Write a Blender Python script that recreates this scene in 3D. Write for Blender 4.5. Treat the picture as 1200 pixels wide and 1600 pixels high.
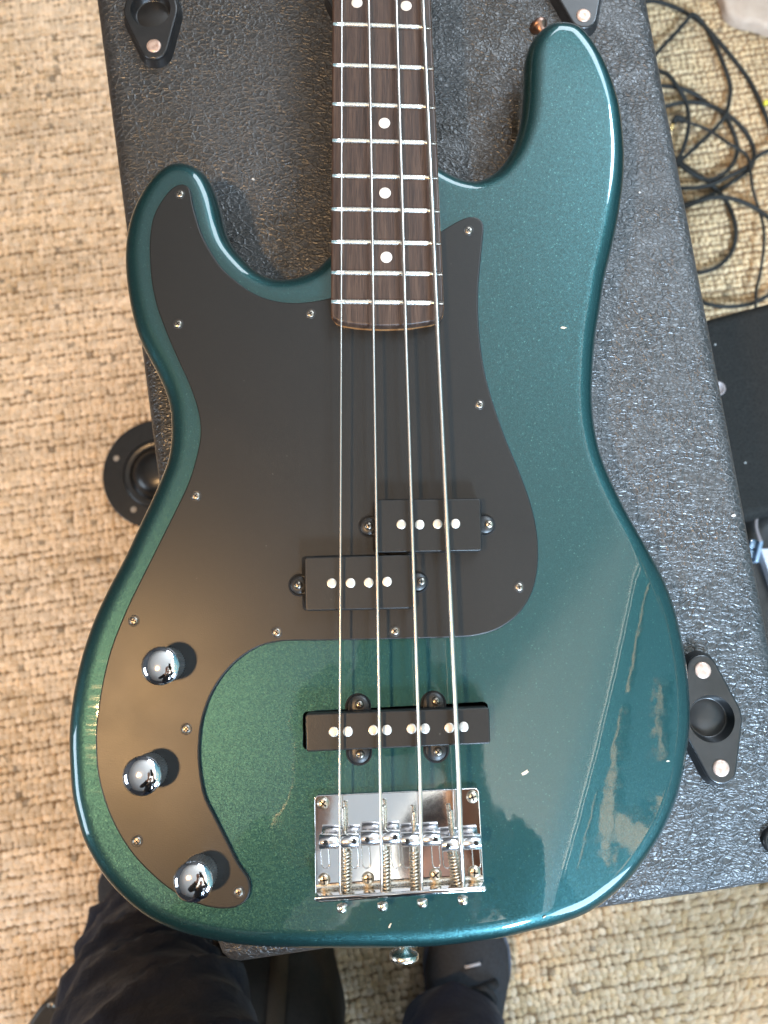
import bpy, bmesh, math, random
import numpy as np
from mathutils import Vector, Matrix, Quaternion
from mathutils.geometry import delaunay_2d_cdt
random.seed(4); rng = np.random.RandomState(4)
D = bpy.data; scene = bpy.context.scene
for o in list(D.objects): D.objects.remove(o)
R = math.radians

# ------------------------------------------------------------------ camera
TILT = R(8.5); Z0 = 0.402; F = 1200.0          # focal length in pixels of the 1200x1600 picture
CAM = Vector((0, -Z0*math.sin(TILT), Z0*math.cos(TILT)))
cd = D.cameras.new('camera'); cam = D.objects.new('camera', cd); scene.collection.objects.link(cam)
cam.location = CAM; cam.rotation_euler = (TILT, 0, 0)
cd.sensor_fit = 'VERTICAL'; cd.sensor_height = 36.0; cd.lens = 36.0*F/1600.0
cd.clip_start = 0.01; cd.clip_end = 50
cd.dof.use_dof = True; cd.dof.focus_distance = 0.405; cd.dof.aperture_fstop = 9.0
scene.camera = cam
ct, st = math.cos(TILT), math.sin(TILT)
def P(px, py, z=0.0):
    """point of the plane at height z that the picture shows at px, py"""
    x = (px-600)/F; y = -(py-800)/F
    d = Vector((x, y*ct+st, y*st-ct))
    k = (z-CAM.z)/d.z
    return CAM + d*k

FLOOR = -0.62; CAB = -0.0455

# ------------------------------------------------------------------ light
w = D.worlds.new('World'); scene.world = w; w.use_nodes = True
bg = w.node_tree.nodes['Background']; bg.inputs['Color'].default_value = (0.75, 0.80, 0.9, 1); bg.inputs['Strength'].default_value = 0.05
def area(name, loc, target, sx, sy, power, col):
    l = D.lights.new(name, 'AREA'); l.shape = 'RECTANGLE'; l.size = sx; l.size_y = sy; l.energy = power; l.color = col
    o = D.objects.new(name, l); scene.collection.objects.link(o); o.location = loc
    o.rotation_euler = (Vector(target)-Vector(loc)).to_track_quat('-Z', 'Y').to_euler(); return o
lp = D.lights.new('warm_lamp', 'SPOT'); lp.energy = 78; lp.spot_size = R(125); lp.spot_blend = .5; lp.color = (1.0, 0.60, 0.27); lp.shadow_soft_size = 0.05
lo = D.objects.new('warm_lamp', lp); scene.collection.objects.link(lo); lo.location = (-0.53, -0.24, 1.22)
area('window_light_near', (1.85, -1.75, 0.95), (0.1, 0, -0.1), 1.1, 1.1, 75, (0.55, 0.76, 1.0))
area('window_light_left', (-2.1, -0.75, 0.50), (-0.3, 0, -0.3), 0.8, 0.8, 22, (0.72, 0.86, 1.0))
area('window_light_far', (0.9, 2.1, 1.35), (0, 0, 0), 1.3, 0.9, 40, (0.8, 0.9, 1.0))
sp_ = D.lights.new('shelf_fill_spot', 'SPOT'); sp_.energy = 1900; sp_.spot_size = R(62); sp_.spot_blend = .2; sp_.color = (1, .93, .8); sp_.shadow_soft_size = .02  # added spot that brightens the shelf for its reflection in the lacquer
so_ = D.objects.new('shelf_fill_spot', sp_); scene.collection.objects.link(so_); so_.location = (-0.9, -1.5, 1.6); so_.rotation_euler = (Vector((1.40,-.55,1.2))-Vector((-0.9,-1.5,1.6))).to_track_quat('-Z','Y').to_euler()
sl = D.lights.new('cabinet_fill_spot', 'SPOT'); sl.energy = 720; sl.spot_size = R(33); sl.spot_blend = .8; sl.color = (.55, .76, 1); sl.shadow_soft_size = .2  # added cool fill, aimed only at the right side of the cabinet top
so2 = D.objects.new('cabinet_fill_spot', sl); scene.collection.objects.link(so2); so2.location = (.62, -1.6, 1.1); so2.rotation_euler = (Vector((.40,.10,-.05))-Vector((.62,-1.6,1.1))).to_track_quat('-Z','Y').to_euler()
s3 = D.lights.new('upper_fill_spot', 'SPOT'); s3.energy = 190; s3.spot_size = R(27); s3.spot_blend = .9; s3.color = (.62, .80, 1); s3.shadow_soft_size = .22  # added cool fill for the cabinet's right side and the upper right body
so3 = D.objects.new('upper_fill_spot', s3); scene.collection.objects.link(so3); so3.location = (1.2, 1.35, 1.55); so3.rotation_euler = (Vector((.30,.0,-.05))-Vector((1.2,1.35,1.55))).to_track_quat('-Z','Y').to_euler()
area('ceiling_bounce', (0.5, 1.1, 0.45), (0.5, 1.1001, 3.0), 1.8, 1.8, 34, (0.92, 0.96, 1.0))  # added upward panel that brightens the ceiling, not a fitting of the room
scene.view_settings.view_transform = 'Standard'; scene.view_settings.look = 'None'
scene.view_settings.exposure = -0.1; scene.view_settings.gamma = 1.0
scene.cycles.max_bounces = 8
try: scene.cycles.sample_clamp_indirect = 4.0
except Exception: pass

# ------------------------------------------------------------------ materials
def mat(name, col=(.5,.5,.5), rough=.5, metal=0.0, coat=0.0, coat_r=0.03, spec=0.5, sheen=0.0):
    m = D.materials.new(name); m.use_nodes = True
    b = m.node_tree.nodes['Principled BSDF']; b.inputs['Coat IOR'].default_value = 1.58
    b.inputs['Base Color'].default_value = (*col, 1); b.inputs['Roughness'].default_value = rough
    b.inputs['Metallic'].default_value = metal; b.inputs['Coat Weight'].default_value = coat
    b.inputs['Coat Roughness'].default_value = coat_r; b.inputs['Specular IOR Level'].default_value = spec
    b.inputs['Sheen Weight'].default_value = sheen
    return m
class N:
    """tiny node helper"""
    def __init__(s, m): s.m = m; s.t = m.node_tree; s.b = s.t.nodes['Principled BSDF']; s.tc = s.t.nodes.new('ShaderNodeTexCoord')
    def n(s, typ, **kw):
        x = s.t.nodes.new(typ)
        for k, v in kw.items():
            if k in x.inputs.keys() if hasattr(x.inputs, 'keys') else False: x.inputs[k].default_value = v
            else: setattr(x, k, v)
        return x
    def l(s, a, b): s.t.links.new(a, b)
    def vec(s, scale=(1,1,1), rot=(0,0,0)):
        mp = s.t.nodes.new('ShaderNodeMapping'); mp.inputs['Scale'].default_value = scale; mp.inputs['Rotation'].default_value = rot
        s.l(s.tc.outputs['Object'], mp.inputs['Vector']); return mp.outputs[0]
    def noise(s, scale, detail=3, rough=.5, vec=None, dist=0):
        x = s.t.nodes.new('ShaderNodeTexNoise'); x.inputs['Scale'].default_value = scale; x.inputs['Detail'].default_value = detail
        x.inputs['Roughness'].default_value = rough; x.inputs['Distortion'].default_value = dist
        s.l(vec if vec is not None else s.tc.outputs['Object'], x.inputs['Vector']); return x
    def voro(s, scale, feature='F1', vec=None, rand=1.0):
        x = s.t.nodes.new('ShaderNodeTexVoronoi'); x.feature = feature; x.inputs['Scale'].default_value = scale
        x.inputs['Randomness'].default_value = rand
        s.l(vec if vec is not None else s.tc.outputs['Object'], x.inputs['Vector']); return x
    def ramp(s, fac, stops):
        x = s.t.nodes.new('ShaderNodeValToRGB'); e = x.color_ramp.elements
        while len(e) < len(stops): e.new(0.5)
        for i, (p, c) in enumerate(stops):
            e[i].position = p; e[i].color = (*c, 1) if len(c) == 3 else c
        s.l(fac, x.inputs[0]); return x.outputs[0]
    def math(s, op, a, b=0.0):
        x = s.t.nodes.new('ShaderNodeMath'); x.operation = op
        for i, v in enumerate((a, b)):
            if isinstance(v, (int, float)): x.inputs[i].default_value = v
            else: s.l(v, x.inputs[i])
        return x.outputs[0]
    def bump(s, h, strength=.5, dist=.001, prev=None):
        x = s.t.nodes.new('ShaderNodeBump'); x.inputs['Strength'].default_value = strength; x.inputs['Distance'].default_value = dist
        s.l(h, x.inputs['Height'])
        if prev is not None: s.l(prev, x.inputs['Normal'])
        return x.outputs[0]
    def mixc(s, fac, a, b, mode='MIX'):
        x = s.t.nodes.new('ShaderNodeMix'); x.data_type = 'RGBA'; x.blend_type = mode
        if isinstance(fac, (int, float)): x.inputs[0].default_value = fac
        else: s.l(fac, x.inputs[0])
        for i, v in ((6, a), (7, b)):
            if isinstance(v, tuple): x.inputs[i].default_value = (*v, 1)
            else: s.l(v, x.inputs[i])
        return x.outputs[2]
    def vmath(s, op, a, b):
        x = s.t.nodes.new('ShaderNodeVectorMath'); x.operation = op
        for i, v in enumerate((a, b)):
            if v is None: continue
            if isinstance(v, tuple): x.inputs[i].default_value = v
            elif isinstance(v, (int, float)): x.inputs['Scale'].default_value = v
            else: s.l(v, x.inputs[i])
        return x.outputs[0]

def m_paint():
    m = mat('metallic_teal_paint', (.02,.14,.145), .40, .78, 1.0, .035)
    k = N(m)
    v = k.voro(2900); v2 = k.voro(1800)
    c = k.mixc(k.ramp(v.outputs['Color'], [(0,(0,0,0)),(1,(1,1,1))]), (.008,.045,.047), (.015,.068,.070))
    sp = k.ramp(v2.outputs['Color'], [(0,(0,0,0)),(.86,(0,0,0)),(1,(1,1,1))])
    c = k.mixc(sp, c, (.045,.13,.115))
    k.l(c, k.b.inputs['Base Color'])
    geo = k.n('ShaderNodeNewGeometry')
    j = k.vmath('SUBTRACT', v.outputs['Color'], (.5,.5,.5)); j = k.vmath('SCALE', j, .12)
    j2 = k.vmath('SUBTRACT', v2.outputs['Color'], (.5,.5,.5)); j2 = k.vmath('SCALE', j2, .09)
    nn = k.vmath('NORMALIZE', k.vmath('ADD', k.vmath('ADD', geo.outputs['Normal'], j), j2), None)
    k.l(nn, k.b.inputs['Normal'])
    # slight orange peel and hairline scratches in the clear coat
    nz = k.noise(60, 2); k.l(k.bump(nz.outputs[0], .04, .002), k.b.inputs['Coat Normal'])
    sc = k.noise(40, 4, .6, k.vec((1,9,1), (0,0,.7)))
    k.l(k.ramp(sc.outputs[0], [(.45,(.02,.02,.02)),(.8,(.10,.10,.10))]), k.b.inputs['Coat Roughness'])
    return m
def m_guard():
    m = mat('matte_black_plastic', (.018,.0175,.017), .35, 0, 0, spec=.34); k = N(m)
    v = k.noise(1500, 2); k.l(k.bump(v.outputs[0], .10, .0004), k.b.inputs['Normal'])
    n2 = k.noise(30, 4); k.l(k.ramp(n2.outputs[0], [(.3,(.34,.34,.34)),(.75,(.39,.39,.39))]), k.b.inputs['Roughness'])
    d = k.noise(420, 1); k.l(k.ramp(d.outputs[0], [(0,(.012,.0115,.011)),(.80,(.014,.0135,.0125)),(.86,(.075,.07,.065))]), k.b.inputs['Base Color'])
    return m
def m_tolex(name='black_tolex', base=(.022,.0215,.021), sc=1.0, rough=.36, strength=1.0):
    m = mat(name, base, rough, 0, 0, spec=.6); k = N(m)
    wob = k.noise(90*sc, 2, .5)
    vv = k.vmath('ADD', k.tc.outputs['Object'], k.vmath('SCALE', k.vmath('SUBTRACT', wob.outputs['Color'], (.5,.5,.5)), .006/sc))
    mp = k.t.nodes.new('ShaderNodeMapping'); mp.inputs['Scale'].default_value = (.8, 1.25, 1); mp.inputs['Rotation'].default_value = (0,0,-.12); k.l(vv, mp.inputs['Vector']); vv = mp.outputs[0]
    a = k.voro(230*sc, 'DISTANCE_TO_EDGE', vv); b_ = k.voro(430*sc, 'DISTANCE_TO_EDGE', vv)
    pass
    ra = k.ramp(a.outputs['Distance'], [(0,(1,1,1)),(.05,(.75,.75,.75)),(.16,(0,0,0))])
    rb = k.ramp(b_.outputs['Distance'], [(0,(1,1,1)),(.07,(.6,.6,.6)),(.2,(0,0,0))])
    amp = k.noise(30*sc, 2)
    h = k.math('ADD', k.math('MULTIPLY', ra, k.ramp(k.noise(45*sc, 2).outputs[0], [(.3,(.25,.25,.25)),(.6,(1,1,1))])), k.math('MULTIPLY', rb, k.math('MULTIPLY', amp.outputs[0], .8)))
    soft = k.noise(130*sc, 2, .5); h = k.math('ADD', h, k.math('MULTIPLY', soft.outputs[0], 1.3))
    k.l(k.bump(h, strength*.75, .00055/sc), k.b.inputs['Normal'])
    dust = k.noise(9*sc, 5, .65); dd = k.noise(500, 2)
    f = k.math('MULTIPLY', k.ramp(dust.outputs[0], [(.35,(.15,.15,.15)),(.75,(1,1,1))]), k.ramp(dd.outputs[0], [(.35,(0,0,0)),(.8,(1,1,1))]))
    k.l(k.mixc(f, k.mixc(k.math('MULTIPLY', ra, .5), base, tuple(min(1, c*2.6) for c in base)), tuple(c*2.2 for c in base)), k.b.inputs['Base Color'])
    k.l(k.ramp(dust.outputs[0], [(.3,(rough-.06,)*3),(.8,(rough+.12,)*3)]), k.b.inputs['Roughness'])
    return m
def m_wood():
    m = mat('rosewood', (.09,.045,.03), .42, spec=.4); k = N(m)
    a = k.noise(55, 5, .6, k.vec((9,.35,1))); b_ = k.noise(260, 3, .6, k.vec((8,.25,1)))
    c = k.ramp(a.outputs[0], [(.25,(.020,.012,.009)),(.5,(.052,.030,.021)),(.75,(.090,.056,.038))])
    c = k.mixc(k.ramp(b_.outputs[0], [(.5,(0,0,0)),(.62,(.75,.75,.75))]), c, (.018,.009,.006))
    k.l(c, k.b.inputs['Base Color']); k.l(k.bump(b_.outputs[0], .25, .0003), k.b.inputs['Normal'])
    return m
def m_maple():
    m = mat('amber_maple', (.42,.2,.07), .25, coat=.6); k = N(m)
    a = k.noise(80, 4, .6, k.vec((8,.4,1))); k.l(k.ramp(a.outputs[0], [(.3,(.20,.085,.03)),(.7,(.30,.145,.055))]), k.b.inputs['Base Color']); return m
def m_denim():
    m = mat('dark_navy_denim', (.010,.013,.026), .9, sheen=.08, spec=.2); k = N(m)
    a = k.noise(14, 5, .6); b_ = k.noise(700, 2, .6, k.vec((1,.5,1), (0,0,.8)))
    k.l(k.mixc(k.ramp(a.outputs[0], [(.35,(0,0,0)),(.75,(1,1,1))]), (.0045,.0065,.015), (.014,.018,.034)), k.b.inputs['Base Color'])
    k.l(k.bump(b_.outputs[0], .5, .0006, k.bump(a.outputs[0], .5, .012)), k.b.inputs['Normal']); return m
def m_noise(name, c0, c1, sc, rough, bump=.3, bd=.0005, **kw):
    m = mat(name, c0, rough, **kw); k = N(m); a = k.noise(sc, 4, .6)
    k.l(k.ramp(a.outputs[0], [(.3,c0),(.72,c1)]), k.b.inputs['Base Color']); k.l(k.bump(a.outputs[0], bump, bd), k.b.inputs['Normal']); return m
def m_metal(name, col, rough, sc=300, var=.12, bump=.05):
    m = mat(name, col, rough, 1.0); k = N(m); a = k.noise(sc, 4, .7)
    k.l(k.ramp(a.outputs[0], [(.35,(rough,)*3),(.8,(rough+var,)*3)]), k.b.inputs['Roughness'])
    k.l(k.bump(a.outputs[0], bump, .0003), k.b.inputs['Normal']); return m
def m_jute(name, gain=1.0):
    m = mat(name, (.4,.25,.13), .85, spec=.25); k = N(m)
    at = k.n('ShaderNodeAttribute'); at.attribute_name = 'tint'
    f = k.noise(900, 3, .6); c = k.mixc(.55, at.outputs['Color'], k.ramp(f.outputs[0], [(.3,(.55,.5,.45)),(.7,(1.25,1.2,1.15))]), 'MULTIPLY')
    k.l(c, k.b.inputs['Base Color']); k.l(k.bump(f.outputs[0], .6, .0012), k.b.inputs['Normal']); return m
M = dict(paint=m_paint(), guard=m_guard(), tolex=m_tolex(), tolex2=m_tolex('black_grained_vinyl', (.009,.0085,.0075), 1.25, .75, .8),
  wood=m_wood(), maple=m_maple(), denim=m_denim(), jute=m_jute('jute_yarn'),
  black=mat('black_plastic', (.014,.0135,.013), .42), cavity=mat('dark_cavity', (.004,.004,.004), .9),  # cavity: near-black, also paints the shade in gaps, slots and sockets
  chrome=m_metal('chrome', (.86,.85,.86), .05, 200, .05, .02), nickel=m_metal('worn_nickel', (.72,.67,.58), .2, 500, .2),
  satin=m_metal('satin_chrome', (.86,.85,.87), .20, 300, .08, .03), knurl=m_metal('knurled_chrome', (.55,.55,.54), .32, 800, .2, .3), fret=m_metal('fret_nickel', (.86,.83,.76), .24, 700, .12),
  screwm=m_metal('screw_nickel', (.62,.55,.44), .28, 900, .2), bscrew=m_metal('black_nickel_screw', (.30,.27,.23), .3, 900, .2),
  copper=m_metal('dull_copper', (.28,.17,.13), .35), bronze=m_metal('tarnished_spring', (.50,.44,.35), .3, 500, .2), brass=m_metal('brass', (.80,.58,.26), .3), pole=m_metal('pole_steel', (.60,.56,.50), .42, 1200, .2, .3),
  string=m_metal('string_steel', (.66,.62,.57), .28, 900, .1), dot=m_noise('pearl_dot', (.60,.56,.50), (.74,.70,.65), 400, .35),
  gloss=m_noise('glossy_black_plastic', (.010,.010,.010), (.020,.019,.019), 90, .28, .1, .0006), rivet=m_noise('rusty_rivet', (.44,.27,.20), (.62,.48,.40), 420, .42, .5, .0006, metal=.55),
  cord=m_noise('black_rubber_cord', (.006,.0055,.0045), (.012,.011,.008), 500, .75), gold=mat('gold_plug', (.9,.62,.25), .2, 1.0),
  shoe=m_noise('grey_canvas', (.012,.0125,.015), (.026,.028,.034), 300, .8, .6, .0006), lace=mat('black_lace', (.006,.006,.007), .8), sole=mat('grey_rubber', (.07,.085,.125), .6),
  stitch=mat('yellow_thread', (.70,.62,.03), .7), skin=m_noise('skin', (.50,.27,.19), (.58,.34,.25), 60, .5), hair=mat('dark_hair', (.02,.013,.01), .6),
  top=m_noise('dark_wool', (.013,.013,.015), (.03,.03,.033), 300, .9), bag=m_noise('brown_black_canvas', (.010,.007,.004), (.020,.013,.008), 200, .8, .5, .001),
  webbing=m_noise('brown_webbing', (.035,.020,.008), (.055,.032,.014), 500, .8, .5, .0008), steelblue=mat('bluish_zinc', (.35,.47,.62), .3, .6),
  greywire=mat('grey_wire', (.22,.18,.17), .5), pale=m_noise('pale_card', (.42,.40,.42), (.50,.48,.50), 60, .7),
  cloth=m_noise('beige_felt', (.38,.28,.21), (.46,.36,.28), 50, .95, .5, .003), greywall=mat('grey_wall_paint', (.16,.16,.17), .9), plaster=mat('white_plaster', (.80,.80,.78), .9),
  bluewall=mat('blue_green_wall', (.03,.10,.14), .8), pine=mat('pine_wood', (.50,.36,.21), .6), screen=mat('phone_glass', (.02,.02,.02), .1),
  bare=m_noise('bare_wood_chip', (.50,.42,.30), (.62,.53,.40), 900, .7), yellow=mat('yellow_tape', (.7,.6,.05), .6), lint=mat('pale_lint', (.42,.40,.37), .9))

M['tolex2'].node_tree.nodes['Principled BSDF'].inputs['Specular IOR Level'].default_value = .12
# ------------------------------------------------------------------ mesh helpers
def tag(o, label=None, cat=None, group=None, kind=None):
    if label: o['label'] = label
    if cat: o['category'] = cat
    if group: o['group'] = group
    if kind: o['kind'] = kind
    return o
def empty(name, loc, label, cat, group=None):
    o = D.objects.new(name, None); scene.collection.objects.link(o); o.location = loc; o.empty_display_size = .02
    bpy.context.view_layer.update(); return tag(o, label, cat, group)
class MB:
    def __init__(s): s.v = []; s.f = []; s.m = []; s.sm = []
    def add(s, vs, fs, mi=0, smooth=True):
        o = len(s.v); s.v.extend([tuple(v) for v in vs])
        for f in fs: s.f.append(tuple(i+o for i in f)); s.m.append(mi); s.sm.append(smooth)
        return s
    def build(s, name, mats, parent=None):
        me = D.meshes.new(name)
        vs = s.v
        if parent is not None:
            pl = parent.matrix_world.translation; vs = [(v[0]-pl.x, v[1]-pl.y, v[2]-pl.z) for v in vs]
        me.from_pydata(vs, [], s.f)
        if not isinstance(mats, (list, tuple)): mats = [mats]
        for m in mats: me.materials.append(m)
        me.polygons.foreach_set('material_index', s.m); me.polygons.foreach_set('use_smooth', s.sm); me.update()
        o = D.objects.new(name, me); scene.collection.objects.link(o)
        if parent is not None:
            o.parent = parent; bpy.context.view_layer.update()
        return o
def frame(axis):
    a = Vector(axis).normalized(); q = Vector((0,0,1)).rotation_difference(a) if abs(a.z+1) > 1e-6 else Quaternion((1,0,0), math.pi)
    return q
def lathe(mb, c, prof, n=32, axis=(0,0,1), mi=0, smooth=True, flute=None, caps=(True, True)):
    """prof = list of (radius, height) along axis from point c"""
    q = frame(axis); c = Vector(c); vs = []
    for r, h in prof:
        for i in range(n):
            a = 2*math.pi*i/n; rr = r
            if flute and flute[0] <= h <= flute[1] and i % 2: rr = r*flute[2]
            vs.append(c + q @ Vector((rr*math.cos(a), rr*math.sin(a), h)))
    fs = []
    for k in range(len(prof)-1):
        for i in range(n):
            j = (i+1) % n; fs.append((k*n+i, k*n+j, (k+1)*n+j, (k+1)*n+i))
    if caps[1]: fs.append(tuple(range((len(prof)-1)*n, len(prof)*n)))
    if caps[0]: fs.append(tuple(reversed(range(n))))
    return mb.add(vs, fs, mi, smooth)
def catmull(pts, sub=8, closed=False):
    pts = [Vector(p) for p in pts]; n = len(pts); out = []
    rg = range(n) if closed else range(n-1)
    for i in rg:
        if closed: p0, p1, p2, p3 = pts[i-1], pts[i], pts[(i+1)%n], pts[(i+2)%n]
        else: p0, p1, p2, p3 = pts[max(i-1,0)], pts[i], pts[i+1], pts[min(i+2,n-1)]
        for k in range(sub):
            t = k/sub
            out.append(.5*((2*p1)+(p2-p0)*t+(2*p0-5*p1+4*p2-p3)*t*t+(3*p1-p0-3*p2+p3)*t**3))
    if not closed: out.append(pts[-1])
    return out
def resample(pts, step, closed=False):
    pts = [Vector(p) for p in pts]
    if closed: pts = pts+[pts[0]]
    L = [0.0]
    for a, b in zip(pts, pts[1:]): L.append(L[-1]+(b-a).length)
    n = max(3, int(round(L[-1]/step))); out = []; j = 0
    for i in range(n if closed else n+1):
        s_ = L[-1]*i/n
        while j < len(L)-2 and L[j+1] < s_: j += 1
        d = L[j+1]-L[j]; t = (s_-L[j])/d if d > 0 else 0
        out.append(pts[j].lerp(pts[j+1], min(1, t)))
    return out
def tube(mb, pts, r, n=8, mi=0, caps=True, smooth=True):
    pts = [Vector(p) for p in pts]; rs = r if isinstance(r, (list, tuple)) else [r]*len(pts)
    vs = []; up = None
    for i, p in enumerate(pts):
        t = (pts[min(i+1, len(pts)-1)]-pts[max(i-1, 0)]).normalized()
        if up is None:
            up = t.orthogonal().normalized()
        up = (up - t*up.dot(t)).normalized(); sd = t.cross(up)
        for k in range(n):
            a = 2*math.pi*k/n; vs.append(p+up*(rs[i]*math.cos(a))+sd*(rs[i]*math.sin(a)))
    fs = []
    for i in range(len(pts)-1):
        for k in range(n):
            j = (k+1) % n; fs.append((i*n+k, i*n+j, (i+1)*n+j, (i+1)*n+k))
    if caps: fs += [tuple(reversed(range(n))), tuple(range((len(pts)-1)*n, len(pts)*n))]
    return mb.add(vs, fs, mi, smooth)
def box(mb, x0, x1, y0, y1, z0, z1, mi=0, mat4=None, bev=0.0):
    if bev > 0:
        bm = bmesh.new(); bmesh.ops.create_cube(bm, size=1)
        for v in bm.verts: v.co = Vector(((x0+x1)/2+v.co.x*(x1-x0), (y0+y1)/2+v.co.y*(y1-y0), (z0+z1)/2+v.co.z*(z1-z0)))
        bmesh.ops.bevel(bm, geom=bm.edges[:], offset=bev, segments=3, profile=.5, affect='EDGES')
        bm.verts.ensure_lookup_table(); vs = [v.co.copy() for v in bm.verts]; fs = [tuple(v.index for v in f.verts) for f in bm.faces]; bm.free()
    else:
        vs = [Vector((x, y, z)) for z in (z0, z1) for y in (y0, y1) for x in (x0, x1)]
        fs = [(0,2,3,1),(4,5,7,6),(0,1,5,4),(2,6,7,3),(0,4,6,2),(1,3,7,5)]
    if mat4 is not None: vs = [mat4 @ v for v in vs]
    return mb.add(vs, fs, mi, bev > 0)
def area2(p): return sum(a.x*b.y-b.x*a.y for a, b in zip(p, p[1:]+p[:1]))/2
def inset(pts, d):
    """CCW outline moved inwards by d"""
    n = len(pts); out = []
    for i in range(n):
        a, b, c = pts[i-1], pts[i], pts[(i+1)%n]
        t = (c-a); L = math.hypot(t.x, t.y) or 1; out.append(Vector((b.x-t.y/L*d, b.y+t.x/L*d, 0)))
    return out
def inside(poly, x, y):
    c = False; n = len(poly); j = n-1
    for i in range(n):
        if (poly[i].y > y) != (poly[j].y > y) and x < (poly[j].x-poly[i].x)*(y-poly[i].y)/(poly[j].y-poly[i].y)+poly[i].x: c = not c
        j = i
    return c
def slab(mb, out, z_top, z_bot, r_top, r_bot=0.0, grid=None, drop=None, holes=(), mi=0, seg=6, hole_depth=None, hole_mi=None, bottom=True, edge_mi=None):
    """a board with outline `out`, rounded over at the top (r_top) and bottom (r_bot), with optional holes and a surface drop function"""
    out = [Vector((p.x, p.y, 0)) for p in out]
    if area2(out) < 0: out = out[::-1]
    n = len(out); rings = []; dz = drop or (lambda x, y: 0.0)
    S = seg if r_top > 0 else 0
    if r_bot > 0:
        for k in range(4): a = math.pi/2*k/3; rings.append((inset(out, r_bot*(1-math.sin(a))), z_bot+r_bot*(1-math.cos(a)), False))
    else: rings.append((out, z_bot, False))
    if r_top > 0:
        for k in range(S+1): a = math.pi/2*k/S; rings.append((inset(out, r_top*(1-math.cos(a))), z_top-r_top*(1-math.sin(a)), True))
        rings.append((inset(out, r_top*1.08+.0002), z_top, True))
    else: rings.append((out, z_top, True))
    vs = []
    for ring, z, d in rings:
        for p in ring: vs.append(Vector((p.x, p.y, z-(dz(p.x, p.y) if d else 0))))
    fs = []; flat_from = len(rings)-2
    for k in range(len(rings)-1):
        for i in range(n):
            j = (i+1) % n; fs.append((k*n+i, k*n+j, (k+1)*n+j, (k+1)*n+i))
    mb.add(vs, fs, mi if edge_mi is None else edge_mi, True)
    if bottom: mb.add([Vector((p.x, p.y, z_bot)) for p in rings[0][0]], [tuple(reversed(range(n)))], mi, False)
    ring = rings[-1][0]
    V = [Vector((p.x, p.y)) for p in ring]; E = [(i, (i+1) % n) for i in range(n)]
    hol = []
    for h in holes:
        h = [Vector((p.x, p.y, 0)) for p in h]
        if area2(h) < 0: h = h[::-1]
        o = len(V); V += [Vector((p.x, p.y)) for p in h]; E += [(o+i, o+(i+1) % len(h)) for i in range(len(h))]; hol.append(h)
    if grid:
        xs = [p.x for p in ring]; ys = [p.y for p in ring]; tight = inset(ring, grid*.45)
        y = min(ys)
        row = 0
        while y < max(ys):
            x = min(xs)+(grid/2 if row % 2 else 0)
            while x < max(xs):
                if inside(tight, x, y) and not any(inside(inset(h, -grid*.4), x, y) for h in hol): V.append(Vector((x, y)))
                x += grid
            y += grid*.87; row += 1
    ov, oe, of, *_ = delaunay_2d_cdt(V, E, [], 1, 1e-6)
    keep = []
    for f in of:
        cx = sum(ov[i].x for i in f)/len(f); cy = sum(ov[i].y for i in f)/len(f)
        if any(inside(h, cx, cy) for h in hol): continue
        if not inside(ring, cx, cy): continue
        keep.append(tuple(f))
    mb.add([Vector((p.x, p.y, z_top-dz(p.x, p.y))) for p in ov], keep, mi, True)
    for h in hol:
        d = hole_depth if hole_depth is not None else (z_top-z_bot); m_ = len(h)
        a = [Vector((p.x, p.y, z_top-dz(p.x, p.y))) for p in h]; b = [Vector((p.x, p.y, z_top-d)) for p in h]
        mb.add(a+b, [(i, m_+i, m_+(i+1) % m_, (i+1) % m_) for i in range(m_)], hole_mi if hole_mi is not None else mi, False)
        if hole_depth is not None: mb.add(b, [tuple(range(m_))], hole_mi if hole_mi is not None else mi, False)
    return mb
def rrect(corners, r, seg=5):
    """rounded polygon from corner points (any order around)"""
    c = [Vector((p.x, p.y, 0)) for p in corners]; out = []; n = len(c)
    for i in range(n):
        a, b, d = c[i-1], c[i], c[(i+1)%n]; u = (a-b).normalized(); v = (d-b).normalized()
        half = math.acos(max(-1, min(1, u.dot(v))))/2; L = r/math.tan(half); ctr = b+(u+v).normalized()*(r/math.sin(half))
        p0 = b+u*L; p1 = b+v*L
        a0 = math.atan2(p0.y-ctr.y, p0.x-ctr.x); a1 = math.atan2(p1.y-ctr.y, p1.x-ctr.x); da = (a1-a0+math.pi) % (2*math.pi)-math.pi
        for k in range(seg+1): t = a0+da*k/seg; out.append(Vector((ctr.x+r*math.cos(t), ctr.y+r*math.sin(t), 0)))
    return out
def pxline(pts, z): return [P(x, y, z) for x, y in pts]
def screw(name, c, r, mats, parent, h=.0011, ang=None, axis=(0,0,1)):
    """domed cross-head screw"""
    mb = MB(); ang = random.uniform(0, 1.5) if ang is None else ang
    lathe(mb, c, [(r, -.0004), (r, 0), (r*.93, h*.45), (r*.72, h*.82), (r*.4, h)], 20, axis)
    q = frame(axis)
    for a in (ang, ang+math.pi/2):
        m4 = Matrix.Translation(Vector(c)) @ q.to_matrix().to_4x4() @ Matrix.Rotation(a, 4, 'Z')
        box(mb, -r*.62, r*.62, -r*.11, r*.11, h*.5, h*1.03, 1, m4)
    return mb.build(name, mats, parent)

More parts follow.
